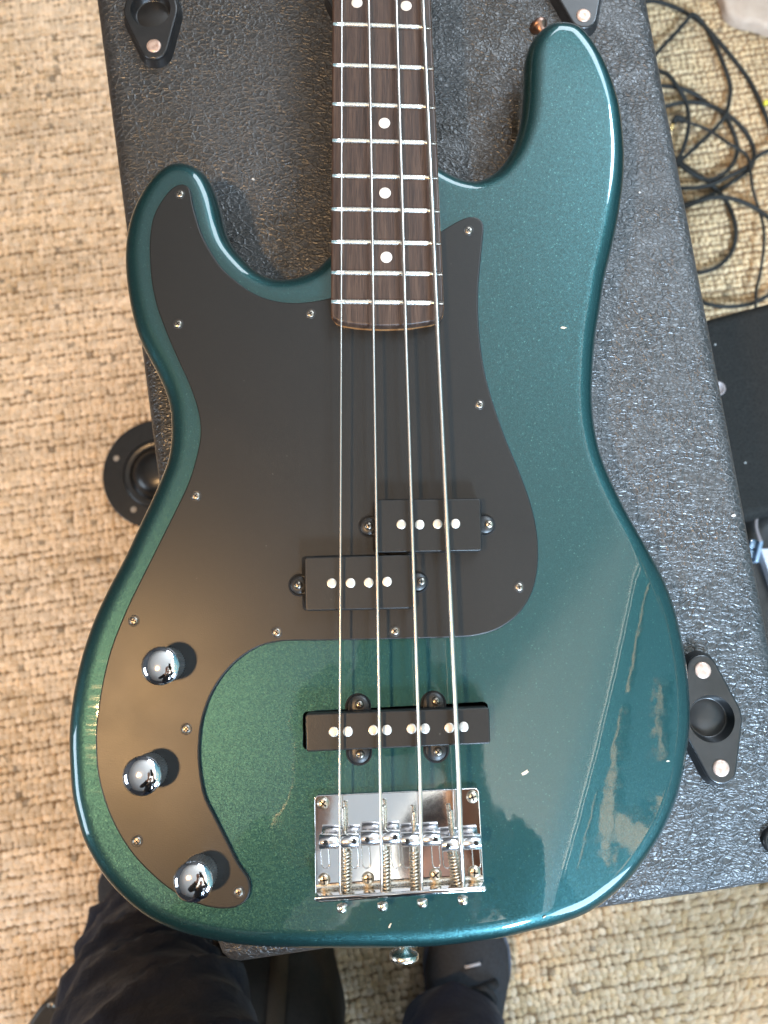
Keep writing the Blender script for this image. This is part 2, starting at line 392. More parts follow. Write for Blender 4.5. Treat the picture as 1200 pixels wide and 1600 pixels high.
# ================================================================== SETTING
# room around: floor, ceiling and the blue-green wall that the lacquer mirrors
mb = MB(); box(mb, -3, 3, -3.2, 3.2, FLOOR-.05, FLOOR-.012); tag(mb.build('floor', mat('floor_boards', (.16,.10,.06), .6)), kind='structure')
mb = MB(); box(mb, -3, 1.42, -3.2, 3.2, 1.90, 2.0); tag(mb.build('ceiling', M['plaster']), kind='structure')
mb = MB()
box(mb, 1.42, 1.48, -1.15, 3.2, FLOOR-.01, 1.99); tag(mb.build('wall', M['bluewall']), kind='structure')
mb = MB(); box(mb, -2.5, 1.41, 2.7, 2.76, FLOOR-.01, 1.89); tag(mb.build('far_wall', M['greywall']), kind='structure')
mb = MB(); box(mb, -2.56, -2.5, -2.4, 2.69, FLOOR-.01, 1.89); tag(mb.build('left_wall', M['greywall']), kind='structure')
mb = MB()
box(mb, 1.35, 1.418, -1.15, 3.2, 1.845, 1.897, 0, None, .008); box(mb, 1.39, 1.418, -1.15, 3.2, 1.72, 1.76, 0, None, .006)
tag(mb.build('cornice', M['plaster']), kind='structure')

def wall_shelf():
    root = empty('wall_shelf', (1.40, -.4, 1.0), 'pine shelf rails and boxes fixed high on the blue-green wall', 'shelf')
    for nm, a in (('rail',(1.385,1.417,-.46,.20,1.20,1.245)),('rail',(1.385,1.417,-.98,-.52,1.22,1.262)),('plank',(1.33,1.417,-1.06,-.66,.98,1.01)),('rail',(1.385,1.417,-.56,-.08,.78,.81)),
        ('box',(1.34,1.41,-1.00,-.90,1.012,1.10)),('box',(1.34,1.41,-.88,-.79,1.012,1.17)),('rail',(1.385,1.417,-.95,-.60,.70,.73)),('box',(1.36,1.41,-.76,-.70,1.012,1.06)),('rail',(1.385,1.417,-1.05,-.80,1.36,1.385)),('rail',(1.385,1.417,-.62,-.40,1.07,1.085)),('rail',(1.385,1.417,-.20,.12,1.02,1.04)),('rail',(1.385,1.417,-.35,-.10,.66,.675))):
        b = MB(); box(b, *a, 0, None, .004); b.build(nm, M['pine'], root)
wall_shelf()
# ------------------------------------------------------------------ rug
u_dir = Vector((math.cos(R(8.5)), math.sin(R(8.5)), 0)); v_dir = Vector((-u_dir.y, u_dir.x, 0))
def rug():
    root = empty('jute_rug', (0, 0, FLOOR), 'natural jute rug of chunky woven yarn spread on the floor under everything', 'rug')
    mb = MB(); box(mb, -1.3, 1.3, -1.5, 1.4, FLOOR-.010, FLOOR-.0035)
    me = mb.build('backing', mat('jute_backing', (.28,.19,.11), .95), root)
    pu, pv = .0080, .0084      # knot pitch across and along
    lo, hi = P(-60, 1680, FLOOR), P(1260, -60, FLOOR); lo.x = P(-60, -60, FLOOR).x
    us, vs_ = [], []
    U = np.arange(-1.1, 1.1, pu); Vv = np.arange(-1.1, 1.1, pv)
    gu, gv = np.meshgrid(U, Vv); rowi = np.arange(len(Vv))[:, None]+np.zeros_like(gu)
    gu = gu+(rng.rand(*gu.shape)-.5)*pu*.38; gv = gv+(rng.rand(*gu.shape)-.5)*pv*.22+.0016*np.sin(gu*23+rowi*1.7)
    x = gu*u_dir.x+gv*v_dir.x; y = gu*u_dir.y+gv*v_dir.y
    keep = (x > lo.x-.03) & (x < hi.x+.03) & (y > lo.y-.03) & (y < hi.y+.03)
    # nothing can see the yarn under the cabinet
    cab = (x > -.23) & (x < .26) & (y > -.30)
    keep &= ~cab
    x, y, ri, gu_ = x[keep], y[keep], rowi[keep].astype(int), gu[keep]; n = len(x)
    # template: low dome, elongated
    th = np.arange(8)*2*np.pi/8; rings = [(1.0, 0.0), (.86, .5), (.5, .87)]
    tv = np.array([[r*np.cos(t), r*np.sin(t), h] for r, h in rings for t in th]+[[0, 0, 1.0]])
    tf = [(k*8+i, k*8+(i+1) % 8, (k+1)*8+(i+1) % 8, (k+1)*8+i) for k in range(2) for i in range(8)]
    tt = [(16+i, 16+(i+1) % 8, 24) for i in range(8)]
    # zones: slanted grains in the open weave, rope rows at the lower right
    rope = 1/(1+np.exp(-((x-.34)/.02))) * (y < -.18)
    vertg = 1/(1+np.exp(-((-.30-x)/.04)))*(y > -.15)
    ang = np.where(rng.rand(n) < .5, 1, -1)*rng.uniform(.2, 1.0, n)+1.3*vertg*rng.rand(n)
    ang = ang*(1-rope)+rope*(.42+.25*rng.randn(n))+R(8.5)
    row_big = .88+.24*np.sin(ri*2.399)**2*rng.uniform(.8, 1.2, n)
    a = pu*(.62+.22*rng.rand(n))*(1+.35*rope); b = pv*(.50+.14*rng.rand(n))*row_big**.5*(1-.15*rope); h = .0029*(.7+.6*rng.rand(n))*row_big
    warm = 1/(1+np.exp(-(x-.1)/.05))*(y > -.1); a = a*(1-.24*warm); b = b*(1-.20*warm); h = h*(1+.45*warm)
    X = tv[None, :, 0]*a[:, None]; Y = tv[None, :, 1]*b[:, None]; Z = tv[None, :, 2]*h[:, None]
    X += rng.normal(0, pu*.035, X.shape); Y += rng.normal(0, pv*.035, X.shape); Z += X*rng.uniform(-.35, .35, n)[:, None]
    ca, sa = np.cos(ang)[:, None], np.sin(ang)[:, None]
    co = np.stack([x[:, None]+X*ca-Y*sa, y[:, None]+X*sa+Y*ca, Z-.0028], -1).reshape(-1, 3)
    m_ = len(tv); base = (np.arange(n)*m_)
    q = (base[:, None, None]+np.array(tf)[None]).reshape(-1, 4); t3 = (base[:, None, None]+np.array(tt)[None]).reshape(-1, 3)
    me = D.meshes.new('woven_yarn'); me.vertices.add(len(co)); me.vertices.foreach_set('co', co.ravel())
    nl = q.size+t3.size; me.loops.add(nl); me.loops.foreach_set('vertex_index', np.concatenate([q.ravel(), t3.ravel()]))
    npoly = len(q)+len(t3); me.polygons.add(npoly)
    tot = np.concatenate([np.full(len(q), 4), np.full(len(t3), 3)]); st_ = np.concatenate([[0], np.cumsum(tot)[:-1]])
    me.polygons.foreach_set('loop_start', st_.astype(np.int32)); me.polygons.foreach_set('use_smooth', np.ones(npoly, bool))
    me.update(calc_edges=True); me.validate()
    # yarn colours: vary per knot, row and blotch, plus light painted in by side
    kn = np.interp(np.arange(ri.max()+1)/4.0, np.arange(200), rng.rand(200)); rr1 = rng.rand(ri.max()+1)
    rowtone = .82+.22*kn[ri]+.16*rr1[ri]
    warm = 1/(1+np.exp(-(x-.1)/.05))*(y > -.1)  # warm light at the upper right, painted into the yarn colour
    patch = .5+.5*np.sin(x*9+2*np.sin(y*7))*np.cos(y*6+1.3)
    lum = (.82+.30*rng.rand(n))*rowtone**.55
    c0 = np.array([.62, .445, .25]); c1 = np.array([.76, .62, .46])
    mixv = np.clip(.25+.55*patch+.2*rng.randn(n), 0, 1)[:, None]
    lf = 1/(1+np.exp((x+.20)/.05)); lum = lum*(1+.14*lf); mixv = np.clip(mixv+.45*lf[:, None], 0, 1.25)  # brighter, paler left side: lamp light painted into the yarn colour
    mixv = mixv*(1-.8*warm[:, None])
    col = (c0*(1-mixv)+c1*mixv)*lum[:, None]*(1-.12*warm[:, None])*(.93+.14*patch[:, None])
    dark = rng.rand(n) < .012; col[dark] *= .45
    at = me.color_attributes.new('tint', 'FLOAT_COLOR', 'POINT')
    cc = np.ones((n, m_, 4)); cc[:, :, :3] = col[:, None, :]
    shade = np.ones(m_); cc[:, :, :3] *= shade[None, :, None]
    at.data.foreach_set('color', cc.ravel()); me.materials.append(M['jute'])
    o = D.objects.new('woven_yarn', me); scene.collection.objects.link(o); o.parent = root; o['kind'] = 'stuff'
    # loose fibres
    mb = MB()
    for px, py, a_, L in ((12,1192,1.9,.014),(50,1118,.9,.010),(15,1570,.7,.018),(905,1560,.4,.01),(860,1530,2.2,.012),(1118,1400,1.,.01),(70,1298,1.2,.01),(985,1572,.2,.012),(34,118,.6,.008)):
        c = P(px, py, FLOOR+.004)
        tube(mb, [c, c+Vector((math.cos(a_)*L*.5, math.sin(a_)*L*.5, .002)), c+Vector((math.cos(a_+.5)*L, math.sin(a_+.5)*L, 0))], .0004, 5)
    o = mb.build('loose_fibre', M['cord'], root); o['kind'] = 'stuff'
rug()

# ------------------------------------------------------------------ cabinet
def isect(a, b, c, d):
    r = b-a; s_ = d-c; t = ((c.x-a.x)*s_.y-(c.y-a.y)*s_.x)/(r.x*s_.y-r.y*s_.x); return a+r*t
zc = CAB
L0, L1 = P(146, 0, zc), P(238, 720, zc)
Rr0, Rr1 = P(1009, 0, zc-.008), P(1190, 950, zc-.008)
B0, B1 = P(850, 1432, zc-.008), P(1200, 1380, zc-.008)
T0 = P(140, -420, zc); T1 = T0+(B1-B0)
cornersC = [isect(L0, L1, B0, B1), isect(Rr0, Rr1, B0, B1), isect(Rr0, Rr1, T0, T1), isect(L0, L1, T0, T1)]
cab = empty('amp_cabinet', (cornersC[0].x, cornersC[0].y, FLOOR), 'upright black textured vinyl covered amplifier cabinet carrying the bass on its top', 'cabinet')
def cabinet():
    ol = rrect(cornersC, .012, 8); ol = resample(ol, .006, True)
    def dr(x, y):   # right hand and front edges are more worn and rounded over
        return 0.0
    mb = MB(); slab(mb, ol, zc, FLOOR+.004, .011, 0, .02, None, mi=0, seg=7)
    return mb.build('carcass', M['tolex'], cab)
cabinet()
cab_ang = math.atan2((B1-B0).y, (B1-B0).x)
def cup(px, py, label, seed):
    """moulded stacking cup: diamond plate, round recess, two rivets"""
    z = zc+.0065; c = P(px, py, z); random.seed(seed)
    q = Matrix.Translation(Vector((c.x, c.y, 0))) @ Matrix.Rotation(cab_ang-.01, 4, 'Z')
    R0, Rt, dd = .0172, .0088, .0265
    pts = []
    # hull of three circles
    al = math.acos((R0-Rt)/dd)
    for ctr, r, a0, a1 in (((0,0), R0, al-math.pi/2-0, math.pi/2-al), ((0,dd), Rt, math.pi/2-al, math.pi/2+al), ((0,0), R0, math.pi/2+al, math.pi*1.5-al), ((0,-dd), Rt, math.pi*1.5-al, math.pi*1.5+al)):
        for k in range(9):
            a = a0+(a1-a0)*k/8; pts.append(q @ Vector((ctr[0]+r*math.cos(a), ctr[1]+r*math.sin(a), 0)))
    wide = inset(pts if area2(pts) > 0 else pts[::-1], -.0022)
    pts = pts if area2(pts) > 0 else pts[::-1]
    hole = [q @ Vector((.0128*math.cos(t*math.pi/20), .0128*math.sin(t*math.pi/20), 0)) for t in range(40)]
    mb = MB(); slab(mb, pts, z, z-.0022, .0012, 0, None, None, [hole], 0, 4, hole_depth=.0002, bottom=False)
    mb.f = mb.f[:-1]; mb.m = mb.m[:-1]; mb.sm = mb.sm[:-1]
    n = len(pts)
    mb.add([Vector((p.x, p.y, z-.0022)) for p in pts]+[Vector((p.x, p.y, zc-.001)) for p in wide], [(n+i, n+(i+1)%n, (i+1)%n, i) for i in range(n)], 0)
    ctr = q @ Vector((0,0,0))
    # tapering wall of the recess, fillet and floor, with a small raised rim
    lathe(mb, (ctr.x, ctr.y, z), [(.0128,-.0001),(.0124,-.0012),(.0108,-.0052),(.0103,-.0057),(.0100,-.0055),(.0001,-.0055)], 40, caps=(False, False))
    o = mb.build('stacking_cup', M['gloss'], cab); o['label'] = label
    for s_ in (-1, 1):
        pc = q @ Vector((0, s_*dd, 0)); rb = MB()
        lathe(rb, (pc.x, pc.y, z), [(.0046,-.0004),(.0046,.0003),(.0040,.0007),(.0022,.0009),(.0008,.0006)], 22)
        rb.build('rivet', M['rivet'], o)
cup(235, 14, 'worn brown-black cup at the top left corner', 1); cup(552, -12, 'black cup half hidden behind the neck', 2)
cup(901, -33, 'black cup at the tip of the long horn', 3); cup(1112, 1123, 'black cup beside the lower right edge of the bass body', 4)
cc_ = P(1214, 1315, zc+.003); mb = MB(); lathe(mb, (cc_.x, cc_.y, zc-.001), [(.0075,0),(.0075,.003),(.0062,.0042),(.005,.0042),(.0045,.001)], 26); mb.build('rubber_foot', M['gloss'], cab)
# scuffs and lint on the covering
mb = MB()
for px, py, s_ in ((1088,535,5),(1101,556,6),(1072,655,4),(1146,806,5),(1106,780,3),(540,250,3),(396,280,4),(480,405,3),(1094,508,4),(1112,600,3),(1175,845,2.5),(1000,300,2.5)):
    c = P(px, py, zc-(.0075 if px > 1060 and py < 700 else .0)+.0006); 
    k = 6; pts = [c+Vector((math.cos(t)*s_*.00022*random.uniform(.5,1.6), math.sin(t)*s_*.00022*random.uniform(.4,1.3), 0)) for t in np.arange(k)*2*math.pi/k]
    mb.add(pts+[p-Vector((0,0,.0006)) for p in pts], [tuple(range(k))]+[(i, k+i, k+(i+1)%k, (i+1)%k) for i in range(k)], 0, False)
o = mb.build('lint_speck', M['lint'], cab); o['kind'] = 'stuff'

# ================================================================== BASS
bass = empty('bass_guitar', (0, 0, CAB), 'metallic teal left-handed electric bass with black pickguard lying on the cabinet', 'bass guitar')
CA, CBp = P(1008, 860, 0), P(846, 1440, 0)     # crease of the forearm contour
cdv = (CBp-CA).normalized(); cnv = Vector((-cdv.y, cdv.x, 0))
if cnv.x < 0: cnv = -cnv
def drop(x, y):
    rel = Vector((x, y, 0))-CA; d = rel.dot(cnv); s_ = rel.dot(cdv)
    bow = .010*math.sin(max(0, min(1, s_/.21))*math.pi)      # crease bows towards the outer edge in the middle
    d -= bow*.3
    d += .013
    if d <= 0: return 0.0
    fade = max(0, min(1, (s_+.055)/.07)); fade = fade*fade*(3-2*fade)
    wv = .020
    z = d*d/(2*wv) if d < wv else wv/2+(d-wv)
    return .27*z*fade
BODY = [(510,408),(495,423),(474,433.5),(450,438.6),(426,437.4),(402,426),(381,406.5),(363,384),(352.5,360),(344.4,327),(336,300),(324,277.5),(306,264),(285,259),(264,263.4),(243,279),(225,303),(210,333),(201,366),(197.4,399),(198.6,435),(204,474),(209.7,500),(217.6,527),(230,554),(245.7,583),(259,612.5),(266.4,639.5),(268.6,666),(268,693),(263.7,720),(254.7,745),(239,781),(218.7,824),(197.5,870),(172.5,917.5),(152.5,960),(137.5,1000),(126,1040),(117.5,1080),(112,1120),(110,1157),(111.7,1200),(115,1240),(123,1277),(133,1310),(150,1343),(170,1373),(200,1405),(233,1431),(267,1448),(303,1460),(357,1471),(402,1476),(490,1479.5),(595,1479.5),(652,1478),(696,1475),(754,1467.5),(792,1461.6),(827,1453),(868,1443),(913,1426),(951,1401),(983,1371),(1012,1333),(1036,1293),(1055,1248),(1066,1205),(1073,1160),(1076,1120),(1075,1080),(1071,1040),(1064,1000),(1053,952),(1036,906),(1010,857),(984,812),(957.5,760),(939,715),(928.5,670),(924.5,625),(925.6,580),(929.4,531),(937,482.5),(944,437.5),(953,400),(962,360),(969,320),(973,287),(974.5,247),(972,207),(966.7,169),(956,132),(941,97),(922.7,68),(904,49),(882.7,42),(861,42.7),(842.7,53),(828,71),(820,95),(817.5,127),(815.5,164),(811,199),(801,231),(786.7,257),(768,276),(744,286.7),(722.7,284),(704,276),(690,268),(672,258),(652,258),(636,275),(600,340),(572,376),(548,386),(526,395)]
ol = []
for x, y in BODY:
    z = -.010
    for _ in range(4):
        p = P(x, y, z); z = -.010-drop(p.x, p.y)
    ol.append(Vector((p.x, p.y, 0)))
ol = resample(catmull(ol, 6, True), .0022, True)
JC = [(473,1112),(473,1172),(766,1160),(762,1096)]
jcav = rrect(pxline(JC, 0), .0025, 4)
def circ(px, py, r, z, n=20): c = P(px, py, z); return [Vector((c.x+r*math.cos(2*math.pi*i/n), c.y+r*math.sin(2*math.pi*i/n), 0)) for i in range(n)]
mb = MB()
slab(mb, ol, 0, CAB+.0005, .0105, .006, .0045, drop, [jcav], 0, 8, hole_depth=.02, hole_mi=1)
body = mb.build('body', [M['paint'], M['cavity']], bass)
for px, py, s_, a_ in ((881,512,7,0),(820,1208,10,.6),(748,1358,6,.2),(609,1447,6,1.2),(851,1433,4,.4),(1045,1190,4,0)):
    p = P(px, py, 0); z = -drop(p.x, p.y)+.00025; c = P(px, py, z); q = MB(); k = 9; random.seed(px)
    pts = []
    for t in range(k):
        a = t*2*math.pi/k; rr = s_*.00017*random.uniform(.55, 1.25)
        v = Matrix.Rotation(a_, 3, 'Z') @ Vector((math.cos(a)*rr*1.4, math.sin(a)*rr*.5, 0)); w_ = c+v; pts.append(Vector((w_.x, w_.y, .00025-drop(w_.x, w_.y))))
    q.add(pts+[Vector((p_.x, p_.y, p_.z-.0006)) for p_ in pts], [tuple(range(k))]+[(i, k+i, k+(i+1)%k, (i+1)%k) for i in range(k)], 0, False)
    q.build('paint_chip', M['bare'], bass)

# pickguard
GT = .0025
GUARD = [(285,287.4),(292,289.8),(296.5,296),(301.5,321),(307.5,343.5),(316.5,369),(330,394.5),(346.5,418.5),(366,436.5),(390,454.5),(417,466.5),(444,472),(471,472.5),(495,469.5),(516,465),(560,450),(640,400),(680,366),(690.6,360),(708,349.4),(725.6,340.7),(738.7,338.4),(749.7,341.9),(755.4,351),(755.4,363.7),(751,407.5),(747.5,451),(747.5,495),(751.9,547.5),(759.7,591),(773.7,639),(791,687.5),(811,735.6),(828.4,783.7),(838.5,827.5),(841,866.8),(837,906),(826,936.8),(806.5,963),(778,982.8),(747.5,992.4),(712.5,995.9),(600,999),(500,1001),(460,1001),(430,1003.5),(400,1012.5),(370,1032.5),(345,1060),(327.5,1090),(316,1125),(312,1155),(311.5,1190),(319,1240),(335,1275),(355,1315),(372.5,1350),(387.5,1372),(391,1390),(385,1407),(370,1417.5),(350,1420.5),(325,1417.5),(295,1407.5),(265,1390),(235,1365),(205,1332.5),(180,1292.5),(162.5,1250),(152.5,1210),(149.5,1175),(149.5,1140),(154,1100),(161,1060),(172.5,1015),(187.5,975),(205,935),(225,895),(250,845),(272.5,800),(293,757),(305,720),(312,688),(312.7,663),(307.6,635),(295,599),(279.5,565),(263.7,529),(252.5,500),(244.5,477),(237,441),(234,405),(234,372),(238.5,342),(247.5,321),(261,301.5),(273,290.5)]
gl = resample(catmull(pxline(GUARD, GT), 5, True), .0025, True)
pz = .0104
PA = [(588,780.5),(751,779),(753,860.5),(588,863.5)]; PB = [(475.5,870.5),(642,866.5),(646.5,950.5),(477,954.5)]
def gapped(px_pts, z, gap):
    c = rrect(pxline(px_pts, z), .0012, 4); return inset(c if area2(c) > 0 else c[::-1], -gap)
holes = [gapped([(585,783),(750,782),(751,858),(585,861)], GT, .0009), gapped([(474,871.5),(642,868),(645,948),(475.5,951.5)], GT, .0009)]
# ear holes
def earhole(px, py, r): return circ(px, py, r, GT, 24)
mb = MB(); slab(mb, gl, GT, .00015, .0007, 0, .012, None, [], 0, 3, bottom=False)
guard = mb.build('pickguard', M['guard'], bass)
for px, py in ((281,303),(278,506),(485,490),(306,775),(209,970),(432,988),(617,986),(291,1139),(214,1314),(373,1394),(732,360),(749,632),(811,917)):
    c = P(px, py, GT); warm = px < 620
    mb = MB(); lathe(mb, (c.x, c.y, GT+.0001), [(.0029,-.0001),(.0027,.00015),(.0024,.00005)], 20, caps=(False,True)); rim = mb.build('screw_seat', M['black'], guard)
    screw('screw', (c.x, c.y, GT), .0022, [M['bscrew'], M['cavity']], guard, .0007)

# neck
hz = .0105
def neck():
    nk = empty('neck', P(600, 500, .006), None, None); nk.parent = bass; nk.matrix_parent_inverse = bass.matrix_world.inverted(); bpy.context.view_layer.update()
    lx = [(514.5,490),(518,0)]; L_b = P(517.2,489,hz); L_t = P(519.6,0,hz); R_b = P(694,488,hz); R_t = P(673,0,hz)
    ext = 1.75
    Lt = L_b+(L_t-L_b)*ext; Rt_ = R_b+(R_t-R_b)*ext
    heel = pxline([(517,480),(517.5,491),(521,498.5),(530,502.5),(560,507),(600,508.7),(640,507.2),(678,501.5),(688.5,497),(693.2,490),(693.6,480)], hz)
    out = [Vector((Lt.x, Lt.y, 0))]+[Vector((p.x, p.y, 0)) for p in heel]+[Vector((Rt_.x, Rt_.y, 0))]
    out = resample(out, .004, True)
    mb = MB(); slab(mb, out, hz, hz-.0052, .0011, 0, .02, None, [], 0, 3)
    fb = mb.build('fingerboard', M['wood'], nk)
    # maple neck below, peeking 1 mm out at the end
    hm = pxline([(517,480),(517.5,494),(521,501.5),(530,507),(560,512),(600,514),(640,512),(680,505.5),(690,498),(693.6,490),(693.8,480)], hz-.005)
    Lm = hm[0]+(Lt-L_b)*1.0; Rm = hm[-1]+(Rt_-R_b)
    o2 = resample([Vector((Lm.x, Lm.y, 0))]+[Vector((p.x, p.y, 0)) for p in hm]+[Vector((Rm.x, Rm.y, 0))], .004, True)
    mb = MB(); slab(mb, o2, hz-.0053, hz-.026, .0006, .012, None, None, [], 0, 3); mb.build('neck_shaft', M['maple'], nk)
    # frets: twelfth to twentieth measured, the ones above continue the scale
    F_ = [((520,37.4),(673.6,43.6)),((519.6,101.6),(677.5,107)),((519,162.4),(680.5,168)),((518.8,219.4),(682.2,223.8)),((518.6,274.6),(684.6,278.2)),((517.8,326.8),(687.2,330)),((517.4,377.8),(689,380.6)),((517.2,425.9),(691.4,428.4)),((517,471.4),(693.2,473.8))]
    ends = [(P(*a, hz), P(*b, hz)) for a, b in F_]
    d = (ends[0][0]-ends[1][0])
    for k in range(1, 5):
        r = 2**(k/12); a, b = ends[0]; off = Vector((L_t-L_b)).normalized()*(.02422*sum(2**(j/12) for j in range(1, k+1))); offr = Vector((R_t-R_b)).normalized()*off.length
        ends.append((P(*F_[0][0], hz)+off, P(*F_[0][1], hz)+offr))
    for a, b in ends:
        mb = MB(); ax = (b-a).normalized(); pr = Vector((-ax.y, ax.x, 0)); n = 9; vs = []
        for i, t in enumerate(np.linspace(0, 1, 9)):
            crown = .0004*math.sin(t*math.pi)
            c = a.lerp(b, float(t)*.992+.004)
            for k in range(n):
                th = math.pi*k/(n-1); e = .0004 if i in (0, 8) else 0
                vs.append(c+pr*((.00135-e)*math.cos(th))+Vector((0, 0, (.00115-e)*math.sin(th)+crown*.2)))
        fs = [(i*n+k, i*n+k+1, (i+1)*n+k+1, (i+1)*n+k) for i in range(8) for k in range(n-1)]
        fs += [tuple(range(n)), tuple(reversed(range(8*n, 9*n)))]
        mb.add(vs, fs); mb.build('fret', M['fret'], nk)
    for px, py in ((557.8,4.5),(634.6,9.2),(600.6,192.4),(601.6,301.6),(603.7,402)):
        c = P(px, py, hz); mb = MB(); lathe(mb, (c.x, c.y, hz), [(.00315,-.0004),(.00315,.00012),(.003,.0002)], 28); mb.build('inlay_dot', M['dot'], nk)
neck()

# ------------------------------------------------------------------ pickups
def pole(px, py, z, parent, r=.00245):
    c = P(px, py, z); mb = MB(); lathe(mb, (c.x, c.y, z), [(r,-.001),(r,.0003),(r*.93,.00045),(r*.5,.0004),(r*.1,.00042)], 26); mb.build('pole_piece', M['pole'], parent)
def pickup(corners, z, poles, ears, screws, label):
    ol_ = rrect(pxline(corners, z), .0014, 4); mb = MB()
    slab(mb, ol_, z, -.012, .0007, 0, None, None, [], 0, 3)
    o = mb.build('pickup_cover', M['guard'], bass); o['label'] = label
    for p in poles: pole(*p, z, o)
    for (ex, ey, er, ez, hx, hy) in ears:
        c = P(ex, ey, ez); e = MB(); lathe(e, (c.x, c.y, ez-.0035), [(er,0),(er,.003),(er*.94,.0035),(er*.3,.0035)], 30)
        # bridge the ear to the cover
        h = P(hx, hy, ez); dv = Vector((h.x-c.x, h.y-c.y, 0)); pn = Vector((-dv.y, dv.x, 0)).normalized()*er*.985
        pts = [c+pn, c-pn, c-pn+dv, c+pn+dv]
        e.add([Vector((p.x, p.y, ez-.0004)) for p in pts]+[Vector((p.x, p.y, ez-.0035)) for p in pts], [(0,1,2,3),(4,5,1,0),(5,6,2,1),(7,4,0,3)], 0, False)
        e.build('mounting_ear', M['black'], o)
        # the shaded gap around the ear is a flat dark ring, added separately
    for sx, sy, sz, m_ in screws:
        c = P(sx, sy, sz); screw('height_screw', (c.x, c.y, sz), .0022, [m_, M['cavity']], o, .0014)
    return o
def clearance(px, py, r, z, parent):
    c = P(px, py, z); mb = MB(); lathe(mb, (c.x, c.y, z), [(r*.8,0),(r*.8,.00012),(r,.00012),(r,0)], 34, caps=(False,False)); mb.build('ear_shade_ring', M['cavity'], parent)  # flat near-black ring painted as the shade around the ear
earz = .0040
o = pickup(PA, pz, [(627,819.4),(655.7,819.7),(683.6,818.8),(711.5,818.2)],
       [(576.5,822,.0046,earz,592,822),(758.5,819.5,.0046,earz,745,819.5)], [(576,821.8,earz,M['bscrew']),(764,819.2,earz,M['screwm'])], 'upper right half of the split pickup, under the two thick strings')
clearance(577.5,822.5,.0058,GT,o); clearance(757.5,820.5,.0056,GT,o)
o = pickup(PB, pz, [(518.3,911.2),(547.7,910.9),(576,910.3),(604.7,908.8)],
       [(467.5,913.8,.0046,earz,482,913.5),(653,909,.0046,earz,640,909)], [(466,914.2,earz,M['bscrew']),(658.5,908.3,earz,M['bscrew'])], 'lower left half of the split pickup, under the two thin strings')
clearance(468,914.2,.0058,GT,o); clearance(652,910,.0057,GT,o)
for hpts in (holes):
    mb = MB(); h_ = hpts; inner = inset(h_, .002); n = len(h_)
    mb.add([Vector((p.x,p.y,GT+.00014)) for p in h_]+[Vector((p.x,p.y,GT+.00014)) for p in inner], [(i,(i+1)%n,n+(i+1)%n,n+i) for i in range(n)]); mb.build('gap_shade_strip', M['cavity'], guard)  # flat near-black strip painted as gap shade; the guard is uncut
jz = .0088; jp = [(521.4,1143.4),(543.5,1142.8),(583.2,1140.8),(604.4,1140.3),(643,1138.6),(664,1138.3),(702.2,1137.2),(724.3,1135.5)]
o = pickup([(477,1115.5),(764.5,1105.5),(766.5,1162),(478.5,1175)], jz, jp,
   [(560,1103,.0053,.0022,560,1125),(677.5,1098.5,.0053,.0022,677.5,1122),(561,1176,.0053,.0022,561,1155),(681.5,1172,.0053,.0022,681.5,1150)],
   [(561.5,1100.5,.0022,M['bscrew']),(681,1095.6,.0022,M['bscrew']),(562.8,1179,.0022,M['bscrew']),(684.5,1174.6,.0022,M['bscrew'])], 'single narrow pickup with eight pole pieces nearest the bridge')
for a_ in ((559.5,1104,.0066),(677,1100,.0066),(561,1175,.0066),(681.5,1171,.0066)): clearance(*a_, 0.0, o)

# ------------------------------------------------------------------ knobs
def knob(px, py, label):
    c = P(px, py, GT+.0145); mb = MB(); z = GT; n = 88
    lathe(mb, (c.x, c.y, z), [(.0082,0),(.0086,.0004),(.0086,.0122)], n, flute=(.0003,.0122,.955), caps=(False,False), mi=1, smooth=False)
    lathe(mb, (c.x, c.y, z), [(.0086,.0122),(.0091,.0128),(.0092,.0134)], n, caps=(False,False))
    lathe(mb, (c.x, c.y, z), [(.0092,.0134),(.0093,.0142)], n, flute=(.0134,.0143,.965), caps=(False,False), smooth=False)
    lathe(mb, (c.x, c.y, z), [(.0093,.0142),(.0090,.0147),(.0083,.01545),(.0073,.0161),(.0060,.01668),(.0045,.01710),(.0028,.01738),(.0012,.0175),(.0003,.01752)], n, caps=(False,True))
    o = mb.build('control_knob', [M['chrome'], M['knurl']], bass); o['label'] = label
knob(250.5,1040.5,'upper chrome dome knob'); knob(221.5,1212.5,'middle chrome dome knob'); knob(301.5,1378,'lowest chrome dome knob near the guard tip')

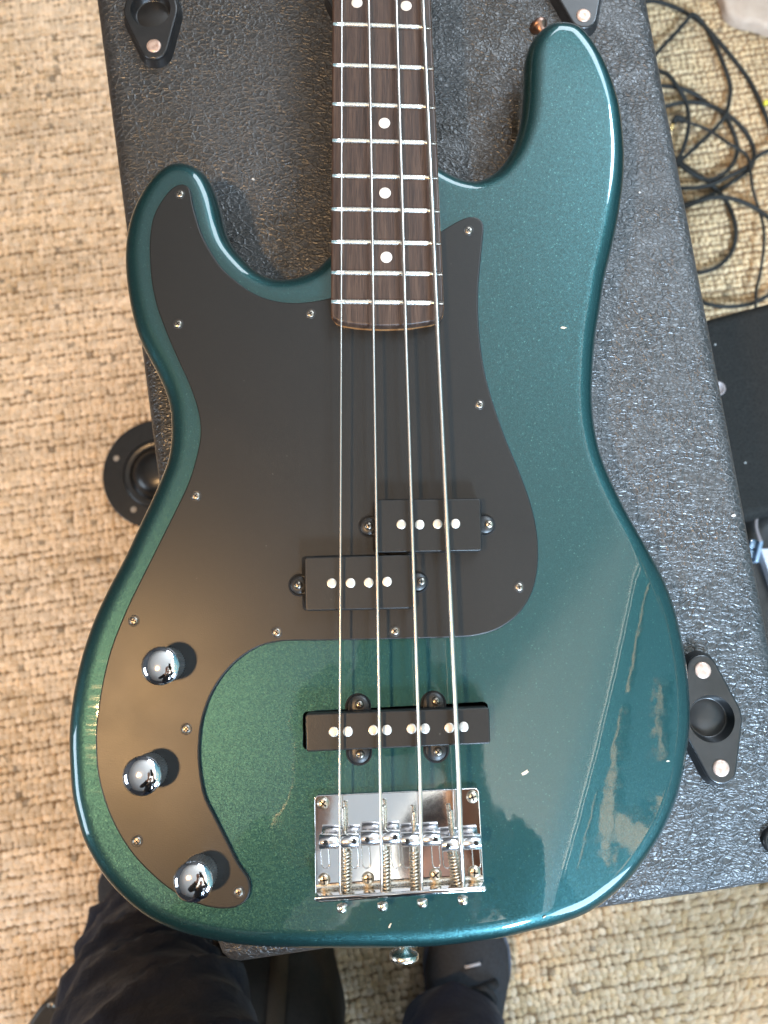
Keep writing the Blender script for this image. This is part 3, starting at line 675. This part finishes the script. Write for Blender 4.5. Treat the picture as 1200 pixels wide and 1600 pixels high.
# ------------------------------------------------------------------ bridge
def bridge():
    br = empty('bridge', P(625, 1320, 0), None, None); br.parent = bass; br.matrix_parent_inverse = bass.matrix_world.inverted(); bpy.context.view_layer.update()
    pt = .0022
    pl = rrect(pxline([(491,1243),(748.5,1231),(757,1393),(493,1411)], pt), .0022, 5)
    mb = MB(); slab(mb, pl, pt, .0001, .0004, 0, None, None, [], 0, 3); base = mb.build('base_plate', M['chrome'], br)
    a, b = P(491.5,1409,.012), P(760,1393,.012)   # upper edge of the tail lip
    ax = (b-a).normalized(); up = Vector((-ax.y, ax.x, 0))
    a0, b0 = a-up*.0, b-up*.0; m4 = Matrix.Translation((a.x, a.y, 0)) @ Matrix.Rotation(math.atan2(ax.y, ax.x), 4, 'Z'); Lw = (b-a).length
    mb = MB(); box(mb, 0, Lw, 0, .0022, .0004, .0120, 0, m4, .0007)
    lipo = mb.build('tail_lip', M['chrome'], br)
    # fillet where the plate bends up
    mb = MB(); n = 6; vs = []; fs = []
    for i in range(2):
        for k in range(n+1):
            t = math.pi/2*k/n; r = .0022; vs.append(m4 @ Vector((i*Lw*.996+.0002, .0022+r*(1-math.sin(t)), pt+r*(1-math.cos(t)))))
    fs = [(k, k+1, n+1+k+1, n+1+k) for k in range(n)]; mb.add(vs, fs); mb.build('bend_fillet', M['nickel'], br)
    for px, py in ((505,1255),(738,1245),(506.5,1374),(575,1372),(680.5,1366),(741,1362.5)):
        c = P(px, py, pt); screw('mounting_screw', (c.x, c.y, pt), .0031, [M['screwm'], M['cavity']], base, .0016)
    # pressed channels of the plate
    for px in (507,553,571,617,634,680,697,743):
        top = P(px, 1322, pt); bot = P(px+2, 1350, pt); w_ = .0019; pts = []
        for k in range(9): t = math.pi*k/8; pts.append(top+Vector((w_*math.cos(t), w_*math.sin(t), 0)))
        for k in range(9): t = math.pi+math.pi*k/8; pts.append(bot+Vector((w_*math.cos(t), w_*math.sin(t), 0)))
        pts = [Vector((p.x, p.y, pt+.00005)) for p in pts]; pts.append(pts[0]); mb = MB(); tube(mb, pts, .00032, 6, caps=False); mb.build('channel', M['chrome'], base)
    sad = [((499,1314.5),(561,1313.5),530.7,(508.5,1318),(553.5,1315.4)), ((563.5,1309.5),(625,1307.5),595.2,(574,1313),(617.5,1309.3)), ((626.5,1312),(688,1309.5),657.8,(636.5,1315.5),(680.5,1312.5)), ((689.5,1319),(751.5,1314.5),720,(700.5,1323),(744,1318.5))]
    strx = [((534,0),(533.4,320),(533,540),(530.7,1210)), ((576,0),(581,320),(583.8,540),(594,1210)), ((619,0),(628.4,320),(634.5,540),(656.5,1210)), ((660.6,0),(675,320),(684.5,540),(716.7,1210))]
    zs = .0108; rs = .0034; zst = .0152
    rad = (.00054,.00074,.00096,.00126); back = ((531.5,1401),(596.5,1401),(658.5,1397),(724,1391))
    tails = ((541.2,1402),(603.4,1400),(648.4,1395),(716,1391)); heads = ((534.6,1420),(597.9,1417),(660,1412),(723.2,1408)); tips = ((537.5,1261),(600.5,1258),(646.9,1268),(703.8,1266))
    slab_off = ((541,1328),(602,1325),(648,1327),(708,1334))
    for i, (pa, pb, sx, s1, s2) in enumerate(sad):
        a_, b_ = P(*pa, zs), P(*pb, zs); mid = P(sx, (pa[1]+pb[1])/2, zs); t = (mid-a_).dot((b_-a_).normalized())/(b_-a_).length
        axs = (b_-a_).normalized(); L = (b_-a_).length; prof = []; pts = []
        k = t*L
        prof = [(.0031,0),(rs,.0003),(rs,k-.0013),(.0030,k-.0008),(.0028,k),(.0030,k+.0008),(rs,k+.0013),(rs,L-.0003),(.0031,L)]
        mb = MB(); lathe(mb, a_, prof, 26, axs); so = mb.build('saddle', M['satin'], br)
        for s_ in (s1, s2):
            c = P(*s_, zs+.0022); mb = MB()
            lathe(mb, (c.x, c.y, pt), [(.0013,0),(.0013,zs-.0030-pt)], 12)
            mb.build('height_leg', M['nickel'], so); mb = MB()
            # socket of the grub screw facing the player
            c = P(s_[0], s_[1]-1, zs+.0032); lathe(mb, (c.x, c.y, zs+.0023), [(.00125,0),(.00125,.0012),(.0010,.00125)], 16, caps=(False,False))
            lathe(mb, (c.x, c.y, zs+.0028), [(.00125,0),(.00125,.00074)], 14, mi=1); mb.build('grub_screw', [M['chrome'], M['cavity']], so)
        # intonation screw, spring, head
        zi = .0072; tip = P(*tips[i], zi+.002); tl = P(*tails[i], zi); hd = P(*heads[i], zi-.0005)
        mb = MB(); n = 60; pts = [tip.lerp(tl, k/n) for k in range(n+1)]
        tube(mb, pts, [.00125 if k % 2 else .00105 for k in range(n+1)], 8); mb.build('intonation_screw', M['nickel'], br)
        st_ = P(*slab_off[i], zi); mb = MB(); turns = (13, 13, 12, 11)[i]; q = []
        d = (tl-st_); ln = d.length; d.normalize(); e1 = d.orthogonal().normalized(); e2 = d.cross(e1)
        for k in range(turns*12+1):
            u = k/(turns*12); th = 2*math.pi*turns*u; q.append(st_+d*(ln*u)+(e1*math.cos(th)+e2*math.sin(th))*.00205)
        tube(mb, q, .00052, 6); mb.build('spring', M['bronze'], br)
        mb = MB(); dirv = -up; lathe(mb, Vector((hd.x, hd.y, zi))+up*.0020, [(.0024,0),(.0026,.0006),(.0026,.0022),(.0020,.0031),(.0010,.0034)], 20, dirv)
        lathe(mb, Vector((hd.x, hd.y, zi))+up*.0020, [(.0008,.0034),(.0008,.00348)], 10, dirv, mi=1); mb.build('screw_head', [M['nickel'], M['cavity']], br)
        # string: over the saddle and down to the lip; winding modelled as fine ridges near the camera end
        r = rad[i]; topP = P(*strx[i][0], zst-.0004); tp = []
        far = topP+(topP-P(*strx[i][1], zst))*1.3
        zsad = zs+.0022+r
        tp = [far, topP, P(*strx[i][1], zst-.0002), P(*strx[i][2], zst), P(*strx[i][3], zsad+.0004), P(sx, pa[1]-3, zsad), P(sx, pa[1]+5, zsad-.0006)]
        bk = P(*back[i], .0072); tp2 = [tp[-1].lerp(bk, .1), tp[-1].lerp(bk, .5), bk]
        allp = resample(tp+tp2, .0020); mb = MB()
        if i == 3:
            allp = resample(allp, .00045); tube(mb, allp, [r*(1.0 if k % 2 else .90) for k in range(len(allp))], 10)
        elif i == 2:
            allp = resample(allp, .00042); tube(mb, allp, [r*(1.0 if k % 2 else .93) for k in range(len(allp))], 9)
        else: tube(mb, allp, r, 10)
        so = mb.build('string', M['string'], bass); so['label'] = ('thinnest string on the far left', 'second thinnest string', 'second thickest string', 'thickest wound string on the right')[i]
bridge()

# ------------------------------------------------------------------ strap buttons
def sbutton(px, py, z, axis, m_, rr=.0075):
    c = P(px, py, z); mb = MB(); lathe(mb, c, [(.0045,-.012),(.0034,-.006),(.0030,-.002),(rr*.9,0),(rr,.0008),(rr,.0028),(rr*.9,.0034),(.003,.0036),(.0028,.0028)], 36, axis, flute=(.0008,.0028,.985))
    mb.build('strap_button', m_, bass)
sbutton(631, 1488, -.020, (0,-1,.05), M['nickel']); sbutton(843, 44, -.024, (-.45,1,0), M['copper'], .0055)

# ================================================================== OTHER GEAR
# round flanged disc on the rug, left of the cabinet
def flange():
    z = FLOOR+.006; c = P(247, 740, z+.004); root = empty('round_flange', (c.x, c.y, FLOOR), 'round glossy black flange with screw holes half hidden by the cabinet edge on the left', 'flange')
    r = .0745; out = [Vector((c.x+r*math.cos(2*math.pi*i/72), c.y+r*math.sin(2*math.pi*i/72), 0)) for i in range(72)]
    hl = []
    for px, py in ((181.5,716),(208.5,796)):
        h = P(px, py, z+.004); hl.append([Vector((h.x+.0042*math.cos(2*math.pi*i/16), h.y+.0042*math.sin(2*math.pi*i/16), 0)) for i in range(16)])
    mb = MB(); slab(mb, out, z+.004, z, .0015, 0, None, None, hl, 0, 3); mb.build('flange_plate', M['gloss'], root)
    mb = MB(); lathe(mb, (c.x, c.y, z+.004), [(.047,.0001),(.0455,.0015),(.043,.002),(.041,.0015),(.036,-.0005),(.034,.003),(.030,.012),(.022,.017),(.010,.019)], 56); mb.build('raised_socket', M['gloss'], root)
    for px, py in ((181.5,716),(208.5,796)):
        h = P(px, py, z+.004); q = MB(); lathe(q, (h.x, h.y, z+.0005), [(.0041,0),(.0041,.0028),(.003,.0032)], 16); q.build('hole_plug', M['lint'], root)  # pale plug added to brighten the shaded hole, standing in for the rug
flange()
# black grained case at the right
def side_case():
    z = -.34; a, b, d = P(1040, 518, z-.01), P(1290, 452, z-.01), P(1290, 782, z-.01); c2 = P(1040, 845, z-.01)
    root = empty('gear_case', (a.x, c2.y, FLOOR), 'low black grained vinyl case standing to the right behind the cabinet', 'case')
    o_ = resample(rrect([a, b, d, c2], .012, 6), .006, True)
    mb = MB(); slab(mb, o_, z, FLOOR+.004, .010, 0, .02, None, [], 0, 6); mb.build('case_shell', M['tolex2'], root)
    c = P(1122, 607, z+.0005); mb = MB(); lathe(mb, (c.x, c.y, z), [(.0072,0),(.0072,.0012),(.0064,.0018),(.0056,.0012),(.0052,.0002)], 26, caps=(False,True)); mb.build('snap_ring', M['greywire'], root)
    mb = MB(); random.seed(9)
    for px, py in ((1118,538),(1165,723)):
        c = P(px, py, z+.0006); lathe(mb, (c.x, c.y, z-.0005), [(.0011,0),(.0007,.0013)], 6)
    o = mb.build('lint_speck', M['lint'], root); o['kind'] = 'stuff'
side_case()
def lower_gear():
    z = -.45; c = P(1150, 800, z); e = P(1420, 1250, z)
    root = empty('effects_unit', (c.x, e.y, FLOOR), 'dark equipment box with a zinc bracket and a pale panel at the right edge', 'equipment box')
    mb = MB(); box(mb, c.x-.03, e.x, e.y, c.y+.004, FLOOR+.004, z, 0, None, .004); mb.build('housing', M['gloss'], root)
    z2 = z+.02
    p0, p1 = P(1190.5,845,z2), P(1182.5,878,z2); dv = p1-p0; ang = math.atan2(dv.y, dv.x); m4 = Matrix.Translation((p0.x, p0.y, 0)) @ Matrix.Rotation(ang, 4, 'Z')
    mb = MB(); box(mb, 0, dv.length, -.0018, .0018, z, z2, 0, m4, .0005); box(mb, .000, .009, -.0085, -.0018, z, z2-.006, 0, m4, .0004); box(mb, dv.length-.013, dv.length-.004, -.0085, -.0018, z, z2-.006, 0, m4, .0004)
    mb.build('bracket', M['steelblue'], root)
    mb = MB(); pts = pxline([(1230,792),(1205,797),(1190,801),(1183,808),(1181,818),(1183,830),(1187,842),(1189,846)], z2+.002); tube(mb, resample(catmull(pts, 6), .002), .0019, 8); mb.build('wire', M['greywire'], root)
    mb = MB(); pp = [P(1189,858,z+.012), P(1240,856,z+.012), P(1240,980,z+.012), P(1214,930,z+.012)]
    mb.add(pp+[p-Vector((0,0,.0115)) for p in pp], [(0,1,2,3),(0,4,5,1),(1,5,6,2),(2,6,7,3),(3,7,4,0)], 0, False); mb.build('pale_panel', M['pale'], root)
lower_gear()
# beige cloth top right
mb = MB(); pts = pxline([(1128,-60),(1131,-5),(1140,20),(1160,32),(1185,37),(1215,46),(1290,50),(1330,-60)], FLOOR+.02)
o_ = resample(catmull(pts, 6, True), .006, True); c = pts[0]
slab(mb, o_, FLOOR+.02, FLOOR+.004, .006, 0, .012, lambda x, y: .002*math.sin(x*90)+.002*math.sin(y*70+x*30), [], 0, 4)
tag(mb.build('folded_cloth', M['cloth']), 'folded greyish beige cloth lying on the rug in the top right corner', 'cloth')

# cables
def cable(paths, r, name, label, mat_=None, z0=FLOOR+.0075, ends=None):
    root = empty(name, P(*paths[0][0], FLOOR), label, 'cable')
    mb = MB()
    for i, pth in enumerate(paths):
        z = z0+.0045*(i % 4); pts = [P(x, y, z+.0035*math.sin(j*1.9+i)) for j, (x, y) in enumerate(pth)]
        tube(mb, resample(catmull(pts, 8), .004), r, 9)
    mb.build('cord', M['cord'], root); return root
c1 = cable([
 [(960,20),(1008,3),(1040,6),(1080,25),(1105,45),(1140,85),(1170,125),(1190,165),(1202,195),(1230,260)],
 [(1082,22),(1093,30),(1106,48),(1120,75),(1132,105),(1141,135),(1139,160),(1133,180),(1118,200),(1095,222),(1070,245),(1050,262),(1020,280)],
 [(1082,21),(1062,45),(1040,68),(1022,88),(990,120)],
 [(1000,95),(1028,110),(1045,118),(1060,138),(1072,160),(1076,185),(1074,210),(1065,238),(1058,250),(1040,280)],
 [(1000,132),(1032,134),(1060,137),(1085,147),(1110,165),(1135,178),(1160,200),(1175,225),(1178,245),(1170,265),(1140,287),(1110,305),(1085,315),(1066,321),(1030,335)],
 [(1000,172),(1038,166),(1070,160),(1105,163),(1130,178),(1145,205),(1152,230),(1148,250),(1135,268),(1115,280),(1100,280),(1080,270),(1060,255),(1040,235)],
 [(1030,296),(1063,294),(1090,293),(1115,287),(1140,275),(1165,262),(1185,243),(1205,233),(1240,210)],
 [(1030,345),(1070,324),(1100,312),(1125,308),(1150,312),(1180,325),(1203,342),(1230,370)],
 [(1030,235),(1060,252),(1085,270),(1105,283),(1120,297),(1135,315),(1146,340),(1150,365),(1145,390),(1130,410),(1110,422),(1085,427),(1050,425)],
 [(1060,455),(1097,472),(1120,478),(1145,479),(1175,474),(1203,460),(1240,440)]], .0031, 'instrument_cable', 'thick black instrument cable lying in loose coils on the rug at the right')
q = P(1199,152,FLOOR+.013); mb = MB(); lathe(mb, Vector((q.x-.004,q.y-.006,q.z)), [(.0036,0),(.0036,.006)], 12, (.4,-1,0)); mb.build('yellow_tape', M['yellow'], c1)
c2 = cable([[(1062,186),(1075,191),(1100,200),(1118,210),(1140,225),(1155,233),(1168,245),(1172,265),(1176,295),(1185,325),(1193,355),(1193,390),(1187,430),(1181,455),(1181,468),(1180,490)]], .0021, 'thin_cable', 'thin black cable ending in a small right-angle plug on the rug', z0=FLOOR+.020)
mb = MB(); zz = FLOOR+.020; pts = pxline([(1070,189),(1063,186),(1057,184),(1054,189),(1052.5,192)], zz); tube(mb, resample(catmull(pts, 5), .0015), .0045, 12); mb.build('plug_body', M['cord'], c2)
mb = MB(); tube(mb, [P(1052.5,192,zz), P(1048.5,202,zz)], .0026, 12); mb.build('plug_tip', M['gold'], c2)

# bag and pedal near the feet
def bag():
    z = -.50; pp = pxline([(330,1490),(455,1478),(492,1505),(512,1560),(520,1700),(330,1720)], z)
    root = empty('gig_bag', (pp[0].x, pp[-1].y, FLOOR), 'brown-black canvas bag on the rug below the cabinet front between the feet', 'bag')
    mb = MB(); slab(mb, resample(catmull(pp, 6, True), .006, True), z, FLOOR+.004, .018, 0, .015, lambda x, y: .0015*math.sin(x*80+y*40), [], 0, 5); mb.build('bag_body', M['bag'], root)
    a, b = P(437,1490,z+.0025), P(424,1700,z+.0025); mb = MB(); n = 14; vs = []
    for k in range(n+1):
        c = a.lerp(b, k/n); 
        for dx, dzz in ((-.010,-.003),(-.009,.0005),(.009,.0005),(.010,-.003)): vs.append((c.x+dx, c.y, c.z+dzz-.0015*math.sin(c.x*80+c.y*40)))
    mb.add(vs, [(k*4+j, k*4+j+1, (k+1)*4+j+1, (k+1)*4+j) for k in range(n) for j in range(3)]); mb.build('webbing_strap', M['webbing'], root)
bag()
def pedal():
    z = -.57; pp = pxline([(30,1620),(62,1572),(76,1562),(122,1545),(200,1530),(230,1640),(100,1700)], z)
    root = empty('floor_pedal', (pp[0].x, pp[-1].y, FLOOR), 'dark angular floor pedal with a corner screw beside the trouser leg', 'pedal')
    mb = MB(); slab(mb, resample(pp, .006, True), z, FLOOR+.004, .005, 0, None, None, [], 0, 4); mb.build('pedal_case', m_noise('dark_bronze_paint', (.016,.012,.008), (.026,.019,.012), 120, .45), root)
    c = P(80, 1571, z); screw('screw', (c.x, c.y, z), .0045, [M['bscrew'], M['cavity']], root, .002)
pedal()

# ================================================================== PERSON (standing at the lower edge, holding the phone that takes the picture)
def skin_mesh(name, joints, edges, m_, parent, sub=2):
    me = D.meshes.new(name); pl = parent.matrix_world.translation
    me.from_pydata([Vector(j[0])-pl for j in joints], edges, []); o = D.objects.new(name, me); scene.collection.objects.link(o)
    o.modifiers.new('skin', 'SKIN'); sm = o.modifiers.new('sub', 'SUBSURF'); sm.levels = sm.render_levels = sub
    for i, j in enumerate(joints):
        sv = me.skin_vertices[0].data[i]; r = j[1]; sv.radius = r if isinstance(r, tuple) else (r, r); sv.use_root = (i == 0)
    o.parent = parent; me.materials.append(m_); o.modifiers['skin'].use_smooth_shade = True
    return o
aR = P(702, 1600, FLOOR+.09); aL = P(236, 1440, FLOOR+.09)
per = empty('person', (0, -.62, FLOOR), 'person in dark navy jeans and grey canvas shoes standing at the lower edge', 'person')
kR = Vector((.085, aR.y-.10, -.13)); kL = P(232, 1960, -.15)
hipc = Vector((-.03, -.88, .28)); hR = hipc+Vector((.09,.0,-.02)); hL = hipc+Vector((-.09,.0,-.02))
chest = Vector((.02, -.58, .64)); neckp = Vector((.07, -.49, .82)); head = Vector((.12, -.42, .91)); crown = Vector((.12,-.37,1.01))
sR = chest+Vector((.17,.03,.10)); sL = chest+Vector((-.17,.03,.10)); eR = Vector((.26,-.45,.46)); eL = Vector((-.22,-.45,.46)); wR = Vector((.085,-.25,.405)); wL = Vector((-.075,-.25,.405))
def figure():
    J = [(hipc,.11),(chest,(.15,.10)),(neckp,.055),(head,(.075,.09)),(crown,.06),
         (sR,.055),(eR,.042),(wR,.028),(sL,.055),(eL,.042),(wL,.028),
         (hR,.085),(kR,.055),(aR,.040),(hL,.085),(kL,.055),(aL,.040)]
    E = [(0,1),(1,2),(2,3),(3,4),(1,5),(5,6),(6,7),(1,8),(8,9),(9,10),(0,11),(11,12),(12,13),(0,14),(14,15),(15,16)]
    def hand(w_, base, sgn):
        palm = w_+Vector((-sgn*.008,.07,.010)); i0 = len(J); J.append((palm,(.030,.012))); E.append((base, i0))
        for k in range(4):
            off = Vector((sgn*(-.024+.016*k), 0, 0)); L_ = (.062,.072,.068,.054)[k]
            a = palm+off+Vector((0,.022,.004)); b = a+Vector((-sgn*.006,L_*.5,.004)); c = b+Vector((-sgn*.018,L_*.4,.010)); j = len(J)
            J.extend([(a,.0085),(b,.0078),(c,.0068)]); E.extend([(i0,j),(j,j+1),(j+1,j+2)])
        a = palm+Vector((-sgn*.030,-.005,.012)); b = a+Vector((-sgn*.012,.030,.012)); j = len(J); J.extend([(a,.010),(b,.008)]); E.extend([(i0,j),(j,j+1)])
    hand(wR, 7, 1); hand(wL, 10, -1)
    skin_mesh('body', J, E, M['skin'], per, 2)
figure()
def cloth_tube(name, path, radii, m_, folds=.006, n=48, seed=0, freq=14):
    pts = resample(catmull(path, 10), .008); rr = np.interp(np.linspace(0, 1, len(pts)), np.linspace(0, 1, len(radii)), radii); r_ = random.Random(seed)
    ph = [r_.uniform(0, 6.3) for _ in range(8)]; vs = []; up = None
    for i, p in enumerate(pts):
        t = (pts[min(i+1, len(pts)-1)]-pts[max(i-1,0)]).normalized(); up = up or Vector((1,0,0)); up = (up-t*up.dot(t)).normalized(); sd = t.cross(up); s_ = i*.008
        for k in range(n):
            a = 2*math.pi*k/n
            w1 = math.sin(s_*freq*2.2+1.6*math.sin(a+ph[0])+ph[1]); w2 = math.sin(s_*freq*4.1+2.2*math.cos(a+ph[2])+ph[3]); w3 = math.sin(3*a+s_*9+ph[4]); w4 = math.sin(2*a-s_*freq+ph[5])
            sharp = 1-abs(w1); sharp2 = 1-abs(w2)
            r = rr[i]+folds*(1.1*sharp**3+.5*sharp2**3+.3*w3+.5*w4)
            vs.append(p+up*(r*math.cos(a))+sd*(r*math.sin(a)))
    L = len(pts); fs = [(i*n+k, i*n+(k+1)%n, (i+1)*n+(k+1)%n, (i+1)*n+k) for i in range(L-1) for k in range(n)]; fs += [tuple(range((L-1)*n, L*n))]
    mb = MB(); mb.add(vs, fs); o = mb.build(name, m_, per); return o
hemL = P(232, 1447, -.53); hemR = P(705, 1605, -.54)
o = cloth_tube('trouser_leg', [hemL, P(230, 1560, -.38), kL, hL], [.062,.070,.084,.10,.12], M['denim'], .0095, 72, 3, 20); o['label'] = 'creased navy trouser leg at the lower left'
o = cloth_tube('trouser_leg', [hemR, hemR.lerp(kR,.5), kR, hR], [.052,.064,.082,.10,.12], M['denim'], .006, 56, 8)
cloth_tube('jumper', [hipc+Vector((0,-.01,-.06)), hipc+Vector((0,.03,.12)), chest, chest+Vector((.03,.07,.13)), neckp+Vector((0,.01,.0))], [.155,.165,.175,.15,.06], M['top'], .008, 48, 2)
for (s_, e_, w_) in ((sR, eR, wR), (sL, eL, wL)): cloth_tube('sleeve', [s_, e_, e_.lerp(w_, .85)], [.072,.058,.040], M['top'], .004, 28, 5)
mb = MB(); lathe(mb, head+Vector((0,-.01,-.01)), [(.093,-.03),(.100,.0),(.103,.04),(.095,.08),(.07,.115),(.03,.132),(.005,.136)], 28, (crown-head).normalized()+Vector((0,-.4,.3))); mb.build('hair', M['hair'], per)
def shoe(toe, heel, width, part_mats, showlace=True):
    """canvas trainer: sole, upper, tongue, laces, yellow stitching"""
    ax = (toe-heel); ax.z = 0; L = ax.length; ax.normalize(); sd = Vector((-ax.y, ax.x, 0)); prof = [(0,.62),(.05,.80),(.2,.84),(.4,.80),(.55,.88),(.72,1.0),(.86,.92),(.95,.66),(1.0,.22)]
    n = len(prof); left = [heel+ax*(t*L)+sd*(width/2*k_) for t, k_ in prof]; right = [heel+ax*(t*L)-sd*(width/2*k_) for t, k_ in reversed(prof)]
    out = resample(catmull([Vector((p.x, p.y, 0)) for p in left+right], 5, True), .005, True)
    root = MB(); slab(root, out, FLOOR+.028, FLOOR+.003, .004, .002, None, None, [], 0, 3); so = root.build('shoe', M['sole'], per)
    up = MB(); m_ = 20; vs = []; T = np.linspace(0.02, .985, 22)
    hts = np.interp(T, [0,.15,.35,.55,.75,.9,1.0], [.095,.10,.095,.078,.060,.046,.034]); ws = np.interp(T, [a for a, _ in prof], [b for _, b in prof])
    for t, h_, w_ in zip(T, hts, ws):
        for k in range(m_+1):
            a = math.pi*k/m_; x = math.cos(a)*w_*width/2*.97; zz = abs(math.sin(a))**.62*(h_-.024)
            x *= 1-.35*(zz/(h_))**2
            p = heel+ax*(t*L)+sd*x; vs.append((p.x, p.y, FLOOR+.024+zz))
    fs = [(i*(m_+1)+k, (i+1)*(m_+1)+k, (i+1)*(m_+1)+k+1, i*(m_+1)+k+1) for i in range(21) for k in range(m_)]; fs += [tuple(range(m_+1)), tuple(reversed(range(21*(m_+1), 22*(m_+1))))]
    up.add(vs, fs); up.build('upper', M['shoe'], so)
    if showlace:
        lb = MB(); random.seed(5)
        for j, t in enumerate((.42,.49,.56,.63,.69)):
            h_ = float(np.interp(t, T, hts)); pts = []
            for k in range(9):
                u = -1+2*k/8; p = heel+ax*((t+.035*u*(1 if j % 2 else -1))*L)+sd*(u*.030); pts.append(Vector((p.x, p.y, FLOOR+.004+h_*(1-.16*u*u))))
            tube(lb, pts, .0052, 8)
        c = heel+ax*(.70*L); h_ = FLOOR+.075
        for s_ in (-1, 1): tube(lb, catmull([Vector((c.x,c.y,h_)), c+sd*s_*.015+Vector((0,.006,h_-c.z+.003)), c+sd*s_*.027+Vector((0,-.010,h_-c.z-.004)), c+sd*s_*.016+Vector((0,-.018,h_-c.z+.002))], 6), .0035, 7)
        lb.build('lace', M['lace'], so)
        tg = MB(); c = heel+ax*(.80*L)
        tube(tg, [Vector((c.x-.008,c.y,FLOOR+.064)), Vector((c.x+.010,c.y+.004,FLOOR+.064))], .0016, 6); tg.build('tongue_tab', M['pale'], so)
    yb = MB()
    for s_ in (-1, 1):
        for k in range(8):
            t = .30+.028*k; w_ = float(np.interp(t, [a for a, _ in prof], [b for _, b in prof])); p = heel+ax*(t*L)+sd*(s_*width/2*w_*.93)
            box(yb, -.0032, .0032, -.0014, .0014, 0, .0012, 0, Matrix.Translation((p.x, p.y, FLOOR+.040)) @ Matrix.Rotation(math.atan2(ax.y, ax.x)+.3*(k % 2), 4, 'Z'))
    yb.build('yellow_stitching', M['stitch'], so)
toeR = P(736, 1432, FLOOR+.03); shoe(toeR, P(716, 1740, FLOOR+.03), .106, None)
toeL = P(176, 1345, FLOOR+.03); shoe(toeL, P(300, 1560, FLOOR+.03), .082, None, False)
# the phone
ph = empty('phone', CAM+Vector((0,0,.004)), 'black mobile phone held above the bass', 'phone')
m4 = Matrix.Translation(CAM) @ Matrix.Rotation(TILT, 4, 'X'); mb = MB(); box(mb, -.025, .048, -.125, .022, .003, .011, 0, m4, .003); mb.build('phone_case', M['screen'], ph)
